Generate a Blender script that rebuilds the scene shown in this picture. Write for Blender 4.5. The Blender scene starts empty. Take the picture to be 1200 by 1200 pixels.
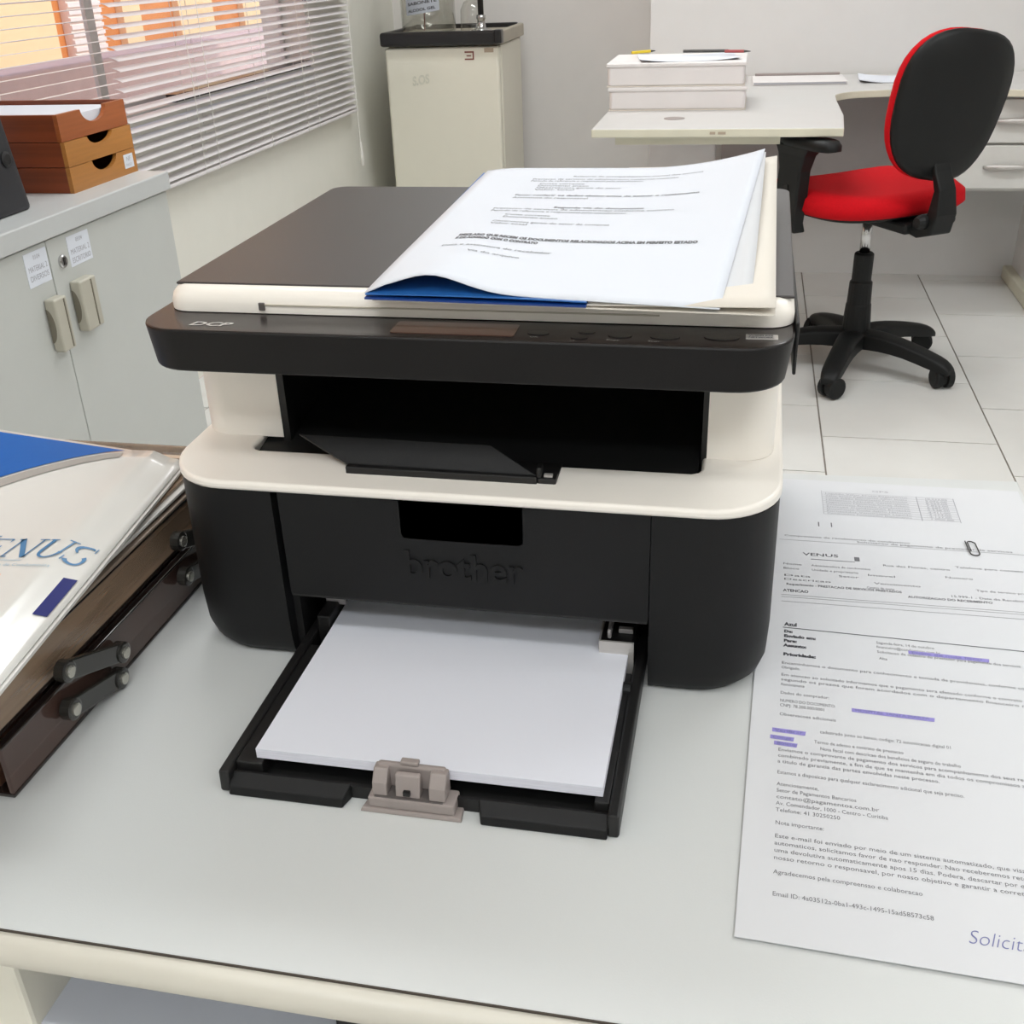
import bpy, bmesh, math, random
from mathutils import Vector, Matrix, Euler
random.seed(7)
PI = math.pi
SC = bpy.context.scene
COL = SC.collection

# ---------------------------------------------------------------- camera
cam_d = bpy.data.cameras.new('camera')
cam = bpy.data.objects.new('camera', cam_d)
COL.objects.link(cam)
cam_d.sensor_fit = 'HORIZONTAL'
cam_d.sensor_width = 36.0
cam_d.lens = 36.0 * 1264.85 / 1200.0
cam_d.clip_start = 0.02
cam_d.clip_end = 200
cam.matrix_world = (Matrix.Translation((0.0, -0.58743, 1.19149)) @ Matrix.Rotation(0.2191351, 4, 'Z')
                    @ Matrix.Rotation(1.09353273, 4, 'X') @ Matrix.Rotation(-0.03822293, 4, 'Z'))
SC.camera = cam

# ---------------------------------------------------------------- exposure, sky, sun, lamps
SC.view_settings.view_transform = 'Standard'
SC.view_settings.look = 'None'
SC.view_settings.gamma = 1.0
SC.view_settings.use_curve_mapping = False
SC.view_settings.exposure = 0.0

w = bpy.data.worlds.new('sky'); SC.world = w; w.use_nodes = True
nt = w.node_tree; nt.nodes.clear()
o_ = nt.nodes.new('ShaderNodeOutputWorld'); b_ = nt.nodes.new('ShaderNodeBackground')
tc = nt.nodes.new('ShaderNodeTexCoord'); sp = nt.nodes.new('ShaderNodeSeparateXYZ')
rp = nt.nodes.new('ShaderNodeValToRGB')
rp.color_ramp.elements[0].position = 0.0; rp.color_ramp.elements[0].color = (0.75, 0.82, 0.92, 1)
rp.color_ramp.elements[1].position = 0.8; rp.color_ramp.elements[1].color = (0.42, 0.60, 0.95, 1)
nt.links.new(tc.outputs['Generated'], sp.inputs[0]); nt.links.new(sp.outputs['Z'], rp.inputs[0])
nt.links.new(rp.outputs[0], b_.inputs['Color']); b_.inputs['Strength'].default_value = 2.3
nt.links.new(b_.outputs[0], o_.inputs[0])

sun_d = bpy.data.lights.new('sun', 'SUN'); sun_d.energy = 2.0; sun_d.angle = 0.01; sun_d.color = (1, 0.95, 0.88)
sun = bpy.data.objects.new('sun', sun_d); COL.objects.link(sun)
sun.rotation_euler = Euler((0, math.radians(48), math.radians(12)))   # shines towards -X, down onto the house opposite

def area(name, loc, rot, sx, sy, power, color=(1, 1, 1)):
    d = bpy.data.lights.new(name, 'AREA'); d.shape = 'RECTANGLE'; d.size = sx; d.size_y = sy
    d.energy = power; d.color = color
    o = bpy.data.objects.new(name, d); COL.objects.link(o); o.location = loc; o.rotation_euler = rot
    return o
CEIL = 2.75
LAMPS = [(-0.6, -0.9), (-0.6, 1.6), (1.2, -0.9), (1.2, 1.6), (-0.5, 3.4), (2.6, 0.4), (0.3, -1.9)]  # the far-desk and rearmost ones are added to brighten back corner and printer front
POWER = [5.5, 16, 6.5, 18, 19, 12, 21]
for (lx, ly), pw in zip(LAMPS, POWER):
    area('ceiling_lamp_light', (lx, ly, CEIL - 0.09), (0, 0, 0), 1.2, 0.3, pw, (0.93, 0.968, 1.0))

# ---------------------------------------------------------------- materials
def S(r, g, b):
    f = lambda c: ((c / 255) / 12.92) if c / 255 <= 0.04045 else (((c / 255) + 0.055) / 1.055) ** 2.4
    return (f(r), f(g), f(b))
def mat(name, rgb, rough=0.5, metal=0.0, var=0.04, scale=12.0, bump=0.0, bscale=200.0, spec=0.5, coat=0.0,
        trans=0.0, emit=None, alpha=1.0, sss=0.0, stretch=None):
    m = bpy.data.materials.new(name); m.use_nodes = True
    t = m.node_tree; p = t.nodes['Principled BSDF']
    c = S(*rgb)
    p.inputs['Roughness'].default_value = rough; p.inputs['Metallic'].default_value = metal
    p.inputs['Specular IOR Level'].default_value = spec
    p.inputs['Coat Weight'].default_value = coat; p.inputs['Coat Roughness'].default_value = 0.08
    p.inputs['Transmission Weight'].default_value = trans
    p.inputs['Alpha'].default_value = alpha
    tcn = t.nodes.new('ShaderNodeTexCoord'); mp = t.nodes.new('ShaderNodeMapping')
    t.links.new(tcn.outputs['Object'], mp.inputs[0])
    if stretch: mp.inputs['Scale'].default_value = stretch
    n = t.nodes.new('ShaderNodeTexNoise'); n.inputs['Scale'].default_value = scale; n.inputs['Detail'].default_value = 5
    t.links.new(mp.outputs[0], n.inputs['Vector'])
    r = t.nodes.new('ShaderNodeValToRGB')
    r.color_ramp.elements[0].position = 0.3; r.color_ramp.elements[1].position = 0.7
    r.color_ramp.elements[0].color = (*[x * (1 - var) for x in c], 1)
    r.color_ramp.elements[1].color = (*[min(1, x * (1 + var)) for x in c], 1)
    t.links.new(n.outputs[0], r.inputs[0]); t.links.new(r.outputs[0], p.inputs['Base Color'])
    if bump:
        n2 = t.nodes.new('ShaderNodeTexNoise'); n2.inputs['Scale'].default_value = bscale
        t.links.new(mp.outputs[0], n2.inputs['Vector'])
        bp = t.nodes.new('ShaderNodeBump'); bp.inputs['Strength'].default_value = bump; bp.inputs['Distance'].default_value = 0.001
        t.links.new(n2.outputs[0], bp.inputs['Height']); t.links.new(bp.outputs[0], p.inputs['Normal'])
    if emit:
        p.inputs['Emission Color'].default_value = (*S(*emit[0]), 1); p.inputs['Emission Strength'].default_value = emit[1]
    return m
def clear_mat(name, tint, gloss=0.12, rough=0.02):
    m = bpy.data.materials.new(name); m.use_nodes = True
    t = m.node_tree; t.nodes.clear()
    o = t.nodes.new('ShaderNodeOutputMaterial'); tr = t.nodes.new('ShaderNodeBsdfTransparent'); gl = t.nodes.new('ShaderNodeBsdfGlossy')
    lw = t.nodes.new('ShaderNodeLayerWeight'); lw.inputs[0].default_value = 0.5
    fr = t.nodes.new('ShaderNodeMath'); fr.operation = 'POWER'; fr.inputs[1].default_value = 5.0
    t.links.new(lw.outputs['Facing'], fr.inputs[0])
    nz = t.nodes.new('ShaderNodeTexNoise'); nz.inputs['Scale'].default_value = 3
    mx = t.nodes.new('ShaderNodeMixShader'); ad = t.nodes.new('ShaderNodeMath'); ad.operation = 'MULTIPLY_ADD'
    ad.inputs[1].default_value = gloss * 0.8
    t.links.new(nz.outputs[0], ad.inputs[0]); t.links.new(fr.outputs[0], ad.inputs[2])
    tr.inputs[0].default_value = (*tint, 1); gl.inputs['Roughness'].default_value = rough
    t.links.new(ad.outputs[0], mx.inputs[0]); t.links.new(tr.outputs[0], mx.inputs[1]); t.links.new(gl.outputs[0], mx.inputs[2])
    t.links.new(mx.outputs[0], o.inputs[0])
    return m

M = dict(
    wall_l=mat('paint_left', (228, 226, 216), 0.7, var=0.012, bump=0.15, bscale=60),
    wall_b=mat('paint_back', (226, 222, 218), 0.7, var=0.012, bump=0.15, bscale=60),
    wall_w=mat('paint_white', (217, 216, 214), 0.7, var=0.012, bump=0.1, bscale=60),
    ceil=mat('ceiling_paint', (235, 234, 230), 0.8),
    tile=mat('ceramic_tile', (222, 221, 217), 0.22, var=0.03, scale=4, bump=0.05, bscale=30),
    grout=mat('grout', (128, 120, 112), 0.9, var=0.15, scale=40),
    desk=mat('desk_laminate', (206, 208, 207), 0.42, var=0.012, scale=3, bump=0.05, bscale=900),
    desk_edge=mat('desk_edging', (211, 206, 194), 0.38, var=0.02),
    desk_seam=mat('desk_seam', (70, 62, 55), 0.8),
    desk_leg=mat('desk_leg_cream', (232, 228, 214), 0.5),
    tray_grey=mat('grey_shelf', (200, 203, 212), 0.35, metal=0.0),
    blk=mat('printer_black', (20, 20, 21), 0.5, spec=0.28, var=0.05, bump=0.12, bscale=1500),
    blk2=mat('printer_dark', (17, 16, 16), 0.5, var=0.05),
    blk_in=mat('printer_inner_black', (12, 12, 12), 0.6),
    panel=mat('panel_black_gloss', (34, 27, 26), 0.25, var=0.03, spec=0.4),
    panelf=mat('panel_front_black', (19, 17, 17), 0.45, spec=0.28, var=0.04, bump=0.1, bscale=1500),
    cream=mat('printer_cream', (247, 241, 232), 0.32, var=0.012),
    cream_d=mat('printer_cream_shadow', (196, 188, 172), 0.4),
    lidtop=mat('scanner_lid_top', (58, 53, 52), 0.38, spec=0.38, var=0.03, bump=0.15, bscale=1200),
    guide=mat('guide_grey', (150, 140, 136), 0.45, var=0.04),
    guide_d=mat('guide_shadow_grey', (92, 86, 84), 0.5),
    lever=mat('lever_grey', (180, 176, 176), 0.3, metal=0.3),
    btn=mat('button_black', (24, 20, 20), 0.2),
    lcd=mat('lcd_brown', (98, 70, 58), 0.15, var=0.06, coat=0.5),
    silver=mat('silver_print', (198, 194, 190), 0.3, metal=0.4),
    paper=mat('paper_white', (221, 225, 233), 0.75, var=0.008, scale=4),
    paper2=mat('paper_printer', (224, 226, 235), 0.75, var=0.006, scale=3),
    paper3=mat('paper_copy', (213, 214, 217), 0.75, var=0.01, scale=4),
    paper_e=mat('paper_edges', (226, 226, 236), 0.8, var=0.08, scale=40, stretch=(1, 1, 60)),
    cardc=mat('cream_card', (226, 219, 208), 0.65, var=0.015),
    blue=mat('blue_folder', (38, 104, 178), 0.35, var=0.05),
    blued=mat('blue_folder_dark', (14, 58, 130), 0.35, var=0.05),
    bluec=mat('cover_blue', (6, 90, 172), 0.4, spec=0.25, var=0.03),
    navy=mat('cover_navy', (0, 16, 104), 0.4, spec=0.2),
    greyc=mat('cover_grey', (166, 161, 155), 0.25),
    whitec=mat('cover_white_gloss', (222, 220, 215), 0.16, var=0.01, coat=0.3),
    letters=mat('letter_blue', (58, 120, 168), 0.35),
    subt=mat('small_print_pale_blue', (150, 178, 196), 0.5),
    orange_t=mat('small_print_orange', (226, 178, 140), 0.5),
    ink=mat('printed_ink', (112, 112, 116), 0.8),
    inkd=mat('printed_ink_dark', (72, 72, 78), 0.8),
    inkl=mat('printed_ink_light', (168, 168, 174), 0.8),
    purple=mat('marker_purple', (148, 138, 206), 0.7, var=0.12, scale=300),
    pen=mat('pen_ink_blue', (116, 120, 168), 0.7),
    acryl=mat('smoked_acrylic', (92, 70, 62), 0.12, var=0.2, scale=9, coat=0.5, alpha=0.72, stretch=(1, 0.25, 6)),
    acryl2=mat('smoked_acrylic_light', (170, 144, 120), 0.12, var=0.28, scale=14, coat=0.5, alpha=0.6, stretch=(1, 0.25, 6)),
    acryld=mat('smoked_acrylic_dark', (34, 26, 24), 0.15, var=0.1, coat=0.5),
    arm=mat('arm_black', (44, 43, 40), 0.22, var=0.1, coat=0.3),
    rivet=mat('rivet_steel', (196, 194, 184), 0.25, metal=0.8),
    cab=mat('cabinet_grey', (193, 195, 191), 0.42, var=0.015),
    cabtop=mat('cabinet_top_grey', (192, 194, 193), 0.4, var=0.015),
    cabedge=mat('cabinet_edge', (172, 174, 168), 0.45),
    handle=mat('handle_taupe', (182, 178, 164), 0.4, var=0.03),
    handled=mat('handle_recess', (120, 114, 100), 0.5),
    chrome=mat('chrome', (200, 200, 200), 0.15, metal=1.0),
    steel=mat('steel_dark', (70, 68, 66), 0.3, metal=0.8),
    woodr=mat('wood_reddish_shaded', (122, 58, 28), 0.45, var=0.28, scale=5, stretch=(0.6, 6, 14)),  # tray sides: reddish wood with the shade of that face put into the colour
    woodo=mat('wood_orange', (160, 88, 44), 0.42, var=0.16, scale=5, stretch=(6, 0.8, 14)),
    woody=mat('wood_honey', (176, 118, 56), 0.42, var=0.14, scale=5, stretch=(6, 0.8, 14)),
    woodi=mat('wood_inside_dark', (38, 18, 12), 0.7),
    speaker=mat('speaker_black', (38, 38, 42), 0.5),
    slat=mat('blind_slat', (226, 221, 221), 0.4, var=0.02),
    cord=mat('blind_cord', (226, 223, 216), 0.7),
    frame=mat('window_frame_white', (206, 204, 200), 0.4),
    fridge=mat('fridge_enamel', (226, 222, 206), 0.35, var=0.01),
    fridgeb=mat('fridge_trim_black', (24, 22, 22), 0.3),
    fridget=mat('fridge_top', (176, 168, 152), 0.45, var=0.06),
    fsmear=mat('fridge_worn_print', (208, 206, 190), 0.4, var=0.1, scale=60),
    tagred=mat('sticker_red_brown', (128, 72, 60), 0.5),
    tagtan=mat('sticker_tan', (172, 156, 136), 0.5),
    red=mat('red_fabric', (196, 8, 22), 0.85, var=0.06, scale=200, bump=0.3, bscale=900, spec=0.2),
    chairb=mat('chair_black_plastic', (19, 20, 20), 0.5, spec=0.28, var=0.05, bump=0.1, bscale=900),
    desk2=mat('far_desk_top', (201, 199, 196), 0.4, var=0.015),
    desk2e=mat('far_desk_edge', (216, 212, 192), 0.45),
    desk2l=mat('far_desk_panel', (220, 219, 218), 0.5),
    desk2g=mat('modesty_panel_grey', (172, 166, 165), 0.6),
    drawer=mat('drawer_front', (214, 213, 208), 0.45),
    box=mat('file_box_white', (226, 222, 220), 0.6, var=0.02),
    fac_o=mat('facade_orange', (222, 138, 70), 0.8, var=0.08, scale=3),
    fac_c=mat('facade_cream', (252, 214, 160), 0.8, var=0.05, scale=2),
    fac_w=mat('facade_shutter', (244, 226, 210), 0.8),
    fac_p=mat('parapet_pink', (206, 178, 170), 0.8, var=0.05),
    ground=mat('street', (170, 160, 150), 0.9),
    yellow=mat('pencil_yellow', (222, 192, 40), 0.5),
    lampw=mat('lamp_diffuser', (255, 255, 250), 0.5, emit=((255, 252, 244), 3.0)),
    redpen=mat('pen_red', (160, 60, 60), 0.4),
)
M['glass'] = clear_mat('window_glass', (0.97, 0.98, 0.98), 0.05)
M['plastic'] = clear_mat('clear_plastic', (0.90, 0.90, 0.88), 0.25, 0.08)

# ---------------------------------------------------------------- helpers
def obj(name, bm, m, parent=None, smooth=False, bevel=0.0, seg=2, subd=0):
    me = bpy.data.meshes.new(name); bm.normal_update(); bm.to_mesh(me); bm.free()
    for mm in (m if isinstance(m, (list, tuple)) else [m]): me.materials.append(mm)
    o = bpy.data.objects.new(name, me); COL.objects.link(o)
    if parent: o.parent = parent
    if smooth:
        for p in me.polygons: p.use_smooth = True
    if smooth == 'angle':
        me.set_sharp_from_angle(angle=math.radians(35))
    if bevel:
        b = o.modifiers.new('bevel', 'BEVEL'); b.width = bevel; b.segments = seg; b.limit_method = 'ANGLE'; b.angle_limit = math.radians(40)
    if subd:
        b = o.modifiers.new('sub', 'SUBSURF'); b.levels = subd; b.render_levels = subd
    return o
def thing(name, label, cat, loc=(0, 0, 0), rz=0.0, group=None):
    o = bpy.data.objects.new(name, None); COL.objects.link(o); o.empty_display_size = 0.05
    o.location = loc; o.rotation_euler = (0, 0, rz); o['label'] = label; o['category'] = cat
    if group: o['group'] = group
    return o
def tag(o, label, cat, group=None):
    o['label'] = label; o['category'] = cat
    if group: o['group'] = group
    return o
def struct(name, bm, m, parent=None, **k):
    o = obj(name, bm, m, parent, **k); o['kind'] = 'structure'; return o
def bx(bm, x0, x1, y0, y1, z0, z1, mi=0):
    v = [bm.verts.new(p) for p in [(x0, y0, z0), (x1, y0, z0), (x1, y1, z0), (x0, y1, z0), (x0, y0, z1), (x1, y0, z1), (x1, y1, z1), (x0, y1, z1)]]
    for f in [(0, 3, 2, 1), (4, 5, 6, 7), (0, 1, 5, 4), (1, 2, 6, 5), (2, 3, 7, 6), (3, 0, 4, 7)]:
        fc = bm.faces.new([v[i] for i in f]); fc.material_index = mi
    return v
def box(x0, x1, y0, y1, z0, z1):
    bm = bmesh.new(); bx(bm, x0, x1, y0, y1, z0, z1); return bm
def prism(bm, pts, z0, z1, mi=0, topf=None):
    """pts: list of (x, y) ; extruded in z. topf: function mapping (x, y, top?) to a 3-D point"""
    f = topf or (lambda x, y, t: (x, y, z1 if t else z0))
    lo = [bm.verts.new(f(x, y, 0)) for x, y in pts]; hi = [bm.verts.new(f(x, y, 1)) for x, y in pts]
    n = len(pts)
    a = sum(pts[i][0] * pts[(i + 1) % n][1] - pts[(i + 1) % n][0] * pts[i][1] for i in range(n))
    if a < 0: lo.reverse(); hi.reverse()
    fs = [bm.faces.new(list(reversed(lo))), bm.faces.new(hi)]
    for i in range(n): fs.append(bm.faces.new([lo[i], lo[(i + 1) % n], hi[(i + 1) % n], hi[i]]))
    for q in fs: q.material_index = mi
    return fs
def rrect(x0, x1, y0, y1, r, n=6, corners=(1, 1, 1, 1)):
    """rounded rectangle, corners order: (x0,y0),(x1,y0),(x1,y1),(x0,y1)"""
    out = []
    cs = [((x0 + r, y0 + r), PI), ((x1 - r, y0 + r), 1.5 * PI), ((x1 - r, y1 - r), 0), ((x0 + r, y1 - r), 0.5 * PI)]
    raw = [(x0, y0), (x1, y0), (x1, y1), (x0, y1)]
    for k in range(4):
        if corners[k]:
            (cx, cy), a0 = cs[k]
            for i in range(n + 1):
                a = a0 + 0.5 * PI * i / n; out.append((cx + r * math.cos(a), cy + r * math.sin(a)))
        else: out.append(raw[k])
    return out
def tube(bm, pts, r, n=8, cap=True):
    pts = [Vector(p) for p in pts]; rings = []
    for i, p in enumerate(pts):
        d = (pts[min(i + 1, len(pts) - 1)] - pts[max(i - 1, 0)]).normalized()
        up = Vector((0, 0, 1)) if abs(d.z) < 0.9 else Vector((1, 0, 0))
        a = d.cross(up).normalized(); b = d.cross(a).normalized()
        rr = r[i] if isinstance(r, (list, tuple)) else r
        rings.append([bm.verts.new(p + a * rr * math.cos(2 * PI * k / n) + b * rr * math.sin(2 * PI * k / n)) for k in range(n)])
    for i in range(len(rings) - 1):
        for k in range(n):
            bm.faces.new([rings[i][k], rings[i][(k + 1) % n], rings[i + 1][(k + 1) % n], rings[i + 1][k]])
    if cap:
        bm.faces.new(list(reversed(rings[0]))); bm.faces.new(rings[-1])
    bmesh.ops.recalc_face_normals(bm, faces=bm.faces[:])
def lathe(bm, prof, cx=0, cy=0, n=24):
    rings = []
    for r, z in prof:
        rings.append([bm.verts.new((cx + max(r, 1e-4) * math.cos(2 * PI * k / n), cy + max(r, 1e-4) * math.sin(2 * PI * k / n), z)) for k in range(n)])
    for i in range(len(rings) - 1):
        for k in range(n):
            bm.faces.new([rings[i][k], rings[i][(k + 1) % n], rings[i + 1][(k + 1) % n], rings[i + 1][k]])
    bm.faces.new(rings[0]); bm.faces.new(rings[-1])
    bmesh.ops.recalc_face_normals(bm, faces=bm.faces[:])
def surf(bm, fn, nu, nv, thick=0.0004):
    """thin sheet: fn(u,v)->Vector, given a real thickness"""
    T = [[bm.verts.new(fn(i / nu, j / nv)) for j in range(nv + 1)] for i in range(nu + 1)]
    B = [[bm.verts.new(Vector(fn(i / nu, j / nv)) - Vector((0, 0, thick))) for j in range(nv + 1)] for i in range(nu + 1)]
    for i in range(nu):
        for j in range(nv):
            bm.faces.new([T[i][j], T[i + 1][j], T[i + 1][j + 1], T[i][j + 1]])
            bm.faces.new([B[i][j], B[i][j + 1], B[i + 1][j + 1], B[i + 1][j]])
    for i in range(nu):
        bm.faces.new([T[i][0], B[i][0], B[i + 1][0], T[i + 1][0]]); bm.faces.new([T[i][nv], T[i + 1][nv], B[i + 1][nv], B[i][nv]])
    for j in range(nv):
        bm.faces.new([T[0][j], T[0][j + 1], B[0][j + 1], B[0][j]]); bm.faces.new([T[nu][j], B[nu][j], B[nu][j + 1], T[nu][j + 1]])

FONT = bpy.data.fonts.new if False else None
_tc = {}
def text_mesh(s, size, width=None, bold=0.0, shear=0.0, extrude=0.0, align='LEFT'):
    cu = bpy.data.curves.new('t', 'FONT'); cu.body = s; cu.size = size; cu.offset = bold; cu.shear = shear; cu.extrude = extrude
    cu.resolution_u = 2 if size < 0.012 else 5
    cu.align_x = align
    o = bpy.data.objects.new('t', cu); COL.objects.link(o)
    bpy.context.view_layer.update()
    dg = bpy.context.evaluated_depsgraph_get()
    me = bpy.data.meshes.new_from_object(o.evaluated_get(dg))
    bpy.data.objects.remove(o); bpy.data.curves.remove(cu)
    if width and len(me.vertices):
        xs = [v.co.x for v in me.vertices]; k = width / max(1e-6, (max(xs) - min(xs)))
        for v in me.vertices: v.co.x *= k
    return me
def add_text(bm, s, size, fn, width=None, bold=0.0, shear=0.0, mi=0, thin=True):
    """appends letters to bm, mapping their flat x, y through fn(x, y, z) -> 3-D point"""
    me = text_mesh(s, size, width, bold, shear)
    vs = [bm.verts.new(fn(v.co.x, v.co.y, v.co.z)) for v in me.vertices]
    for p in me.polygons:
        try:
            f = bm.faces.new([vs[i] for i in p.vertices]); f.material_index = mi
        except ValueError: pass
    bpy.data.meshes.remove(me)
def rect_on(bm, x0, x1, y0, y1, fn, mi=0, n=1):
    for i in range(n):
        a = x0 + (x1 - x0) * i / n; b = x0 + (x1 - x0) * (i + 1) / n
        f = bm.faces.new([bm.verts.new(fn(*q, 0)) for q in ((a, y0), (b, y0), (b, y1), (a, y1))]); f.material_index = mi

# ================================================================= THE SETTING
X0, X1, Y0, Y1 = -1.70, 3.3, -2.6, 4.85
struct('floor', box(X0, X1, Y0, Y1, -0.05, -0.003), M['grout']); floor = bpy.data.objects['floor']
G = 0.0045
def tile_bm():
    bm = box(0, 0.45 - G, 0, 0.45 - G, -0.01, 0.0); return bm
tile_mesh = None
col_x0 = 0.244 - 0.45 * 5
for i in range(12):
    xa = col_x0 + 0.45 * i
    # joints of neighbouring columns do not line up
    off = {0: 2.21, 1: 2.44}[i % 2 if True else 0] if xa < 0.6 else 2.47
    if abs(xa - 0.244) < 0.01: off = 2.215
    if abs(xa + 0.206) < 0.01: off = 2.435
    ya = off - 0.45 * 11
    while ya < Y1:
        xs, xe, ys, ye = max(xa, X0), min(xa + 0.45, X1), max(ya, Y0), min(ya + 0.45, Y1)
        if xe - xs > 0.03 and ye - ys > 0.03:
            full = (xe - xs) > 0.4499 and (ye - ys) > 0.4499
            if full:
                if tile_mesh is None:
                    t = obj('tile', tile_bm(), M['tile'], floor, bevel=0.0015, seg=1); tile_mesh = t.data
                else:
                    t = bpy.data.objects.new('tile', tile_mesh); COL.objects.link(t); t.parent = floor
                t.location = (xa + G / 2, ya + G / 2, random.uniform(-0.0004, 0.0))
            else:
                obj('tile', box(xs + G / 2, xe - G / 2, ys + G / 2, ye - G / 2, -0.01, -0.0002), M['tile'], floor)
        ya += 0.45
struct('ceiling', box(X0 - 0.2, X1 + 0.2, Y0 - 0.2, Y1 + 0.2, CEIL, CEIL + 0.1), M['ceil'])
struct('wall_right', box(X1, X1 + 0.15, Y0 - 0.15, Y1 + 0.15, 0, CEIL), M['wall_w'])
struct('wall_front', box(X0 - 0.18, X1, Y0 - 0.15, Y0, 0, CEIL), M['wall_w'])
struct('wall_back', box(X0 - 0.18, -0.39, Y1, Y1 + 0.15, 0, CEIL), M['wall_b'])
struct('wall_back_right', box(-0.39, X1, 3.90, Y1 + 0.15, 0, CEIL), M['wall_w'])
# left wall with one long window opening y -0.4 .. 3.72, z 0.82 .. 2.15
bm = bmesh.new()
WY0, WY1, WZ0, WZ1 = -0.3, 3.72, 0.825, 2.15
bx(bm, X0 - 0.18, X0, Y0 - 0.0, WY0, 0, CEIL); bx(bm, X0 - 0.18, X0, WY1, Y1, 0, CEIL)
bx(bm, X0 - 0.18, X0, WY0, WY1, 0, WZ0); bx(bm, X0 - 0.18, X0, WY0, WY1, WZ1, CEIL)
struct('wall_left', bm, M['wall_l'])
# windows (two sashes in one frame)
for k, (a, b) in enumerate(((WY0, 2.375), (2.375, WY1))):
    bm = bmesh.new(); x0, x1 = X0 - 0.106, X0 - 0.094; t = 0.02
    bx(bm, x0, x1, a, a + t, WZ0, WZ1); bx(bm, x0, x1, b - t, b, WZ0, WZ1)
    bx(bm, x0, x1, a + t, b - t, WZ0, WZ0 + t * 0.6); bx(bm, x0, x1, a + t, b - t, WZ1 - t, WZ1)
    wo = struct('window_%d' % (k + 1), bm, M['frame'])
    obj('pane', box(X0 - 0.102, X0 - 0.098, a + t, b - t, WZ0 + t * 0.6, WZ1 - t), M['glass'], wo)
struct('trim_1', box(X0 - 0.08, X0 + 0.004, WY0, WY1, WZ0 - 0.02, WZ0 + 0.002), M['frame'])
obj('window_track', box(X0 - 0.03, X0 + 0.005, 2.60, WY1 - 0.01, WZ0 + 0.002, WZ0 + 0.024), M['steel'], bpy.data.objects['window_2'])
for (lx, ly) in LAMPS:
    k = LAMPS.index((lx, ly))
    t = thing('ceiling_light', 'white rectangular ceiling lamp above the room, ' + ['over the desk left', 'over the cabinet side', 'over the desk right', 'over the room middle', 'added near the far desk to brighten the corner', 'near the right wall', 'added behind the near desk to light the printer front'][k], 'ceiling light', (lx, ly, CEIL - 0.04))
    obj('housing', box(-0.63, 0.63, -0.18, 0.18, 0.0, 0.04), M['frame'], t)
    obj('diffuser', box(-0.6, 0.6, -0.15, 0.15, -0.02, 0.0), M['lampw'], t)

# ---- outside
tag(obj('street_ground', box(-30, X0 - 0.2, -15, 40, -3.1, -3.0), M['ground']), 'pale paved street ground below the window', 'ground')
bm = box(-2.8, -2.62, -3, 12, -3.0, 0.868)
tag(obj('parapet', bm, M['fac_p'], bevel=0.01), 'pinkish rendered parapet wall right outside the window', 'wall')
bld = thing('building', 'orange rendered building with cream panels seen through the window', 'building', (-5.0, 8.0, -3.0))
obj('facade', box(-3, 0, -12, 14, 0, 9), M['fac_o'], bld)
for a, b, mm in [(3.0, 6.39, 'fac_c'), (6.55, 6.95, 'fac_w'), (7.25, 7.5, 'fac_c'), (8.1, 8.7, 'fac_c'), (9.3, 10.1, 'fac_c'), (11.2, 12.4, 'fac_w')]:
    f = 5.0 / 4.5
    obj('panel', box(0.0, 0.06, a * f - 8 + 0.0, b * f - 8, 3.0, 7.5), M[mm], bld)
# thin recessed courses of the closed roller shutter
bm = bmesh.new()
for k in range(90):
    z = 3.0 + k * 0.05; bx(bm, 0.06, 0.075, 6.55 * f - 8, 6.95 * f - 8, z, z + 0.03)
o = obj('shutter_slats', bm, M['fac_w'], bld); o['kind'] = 'stuff'

# ================================================================= BLINDS
def blind(name, label, xa, ya, yb, zb, zt, pitch, width, tilt, cords):
    t = thing(name, label, 'blind', (xa, (ya + yb) / 2, zb))
    L = yb - ya
    bm = bmesh.new(); nseg = 4
    prof = []
    for i in range(nseg + 1):
        s = -0.5 + i / nseg; prof.append((s * width, 0.0016 * (1 - 4 * s * s)))
    c, s_ = math.cos(tilt), math.sin(tilt)
    P = [(x * c + z * s_, -x * s_ + z * c) for x, z in prof]
    top = [[bm.verts.new((x, yy, z + 0.0003)) for x, z in P] for yy in (-L / 2, L / 2)]
    bot = [[bm.verts.new((x, yy, z - 0.0003)) for x, z in P] for yy in (-L / 2, L / 2)]
    for i in range(nseg):
        bm.faces.new([top[0][i], top[0][i + 1], top[1][i + 1], top[1][i]]); bm.faces.new([bot[0][i], bot[1][i], bot[1][i + 1], bot[0][i + 1]])
    for r in (0, -1):
        bm.faces.new([top[0][r], top[1][r], bot[1][r], bot[0][r]] if r == 0 else [top[0][r], bot[0][r], bot[1][r], top[1][r]])
    first = None; z = pitch * 0.8
    while z < zt - zb - 0.03:
        if first is None: s = first = obj('slat', bm, M['slat'], t)
        else:
            s = bpy.data.objects.new('slat', first.data); COL.objects.link(s); s.parent = t
        s.location = (0, 0, z); s.rotation_euler = (0, random.uniform(-0.02, 0.02), random.uniform(-0.0006, 0.0006)); z += pitch
    obj('bottom_rail', box(-0.012, 0.012, -L / 2, L / 2, -0.004, 0.008), M['slat'], t, bevel=0.003)
    obj('head_rail', box(-0.02, 0.02, -L / 2, L / 2, zt - zb - 0.03, zt - zb), M['frame'], t)
    for cy in cords:
        bm = bmesh.new()
        tube(bm, [(-0.016, cy - (ya + yb) / 2, 0), (-0.016, cy - (ya + yb) / 2, zt - zb - 0.02)], 0.0011, 5)
        tube(bm, [(0.019, cy - (ya + yb) / 2, 0), (0.019, cy - (ya + yb) / 2, zt - zb - 0.02)], 0.0011, 5)
        obj('ladder_cord', bm, M['cord'], t)
    return t
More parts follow.
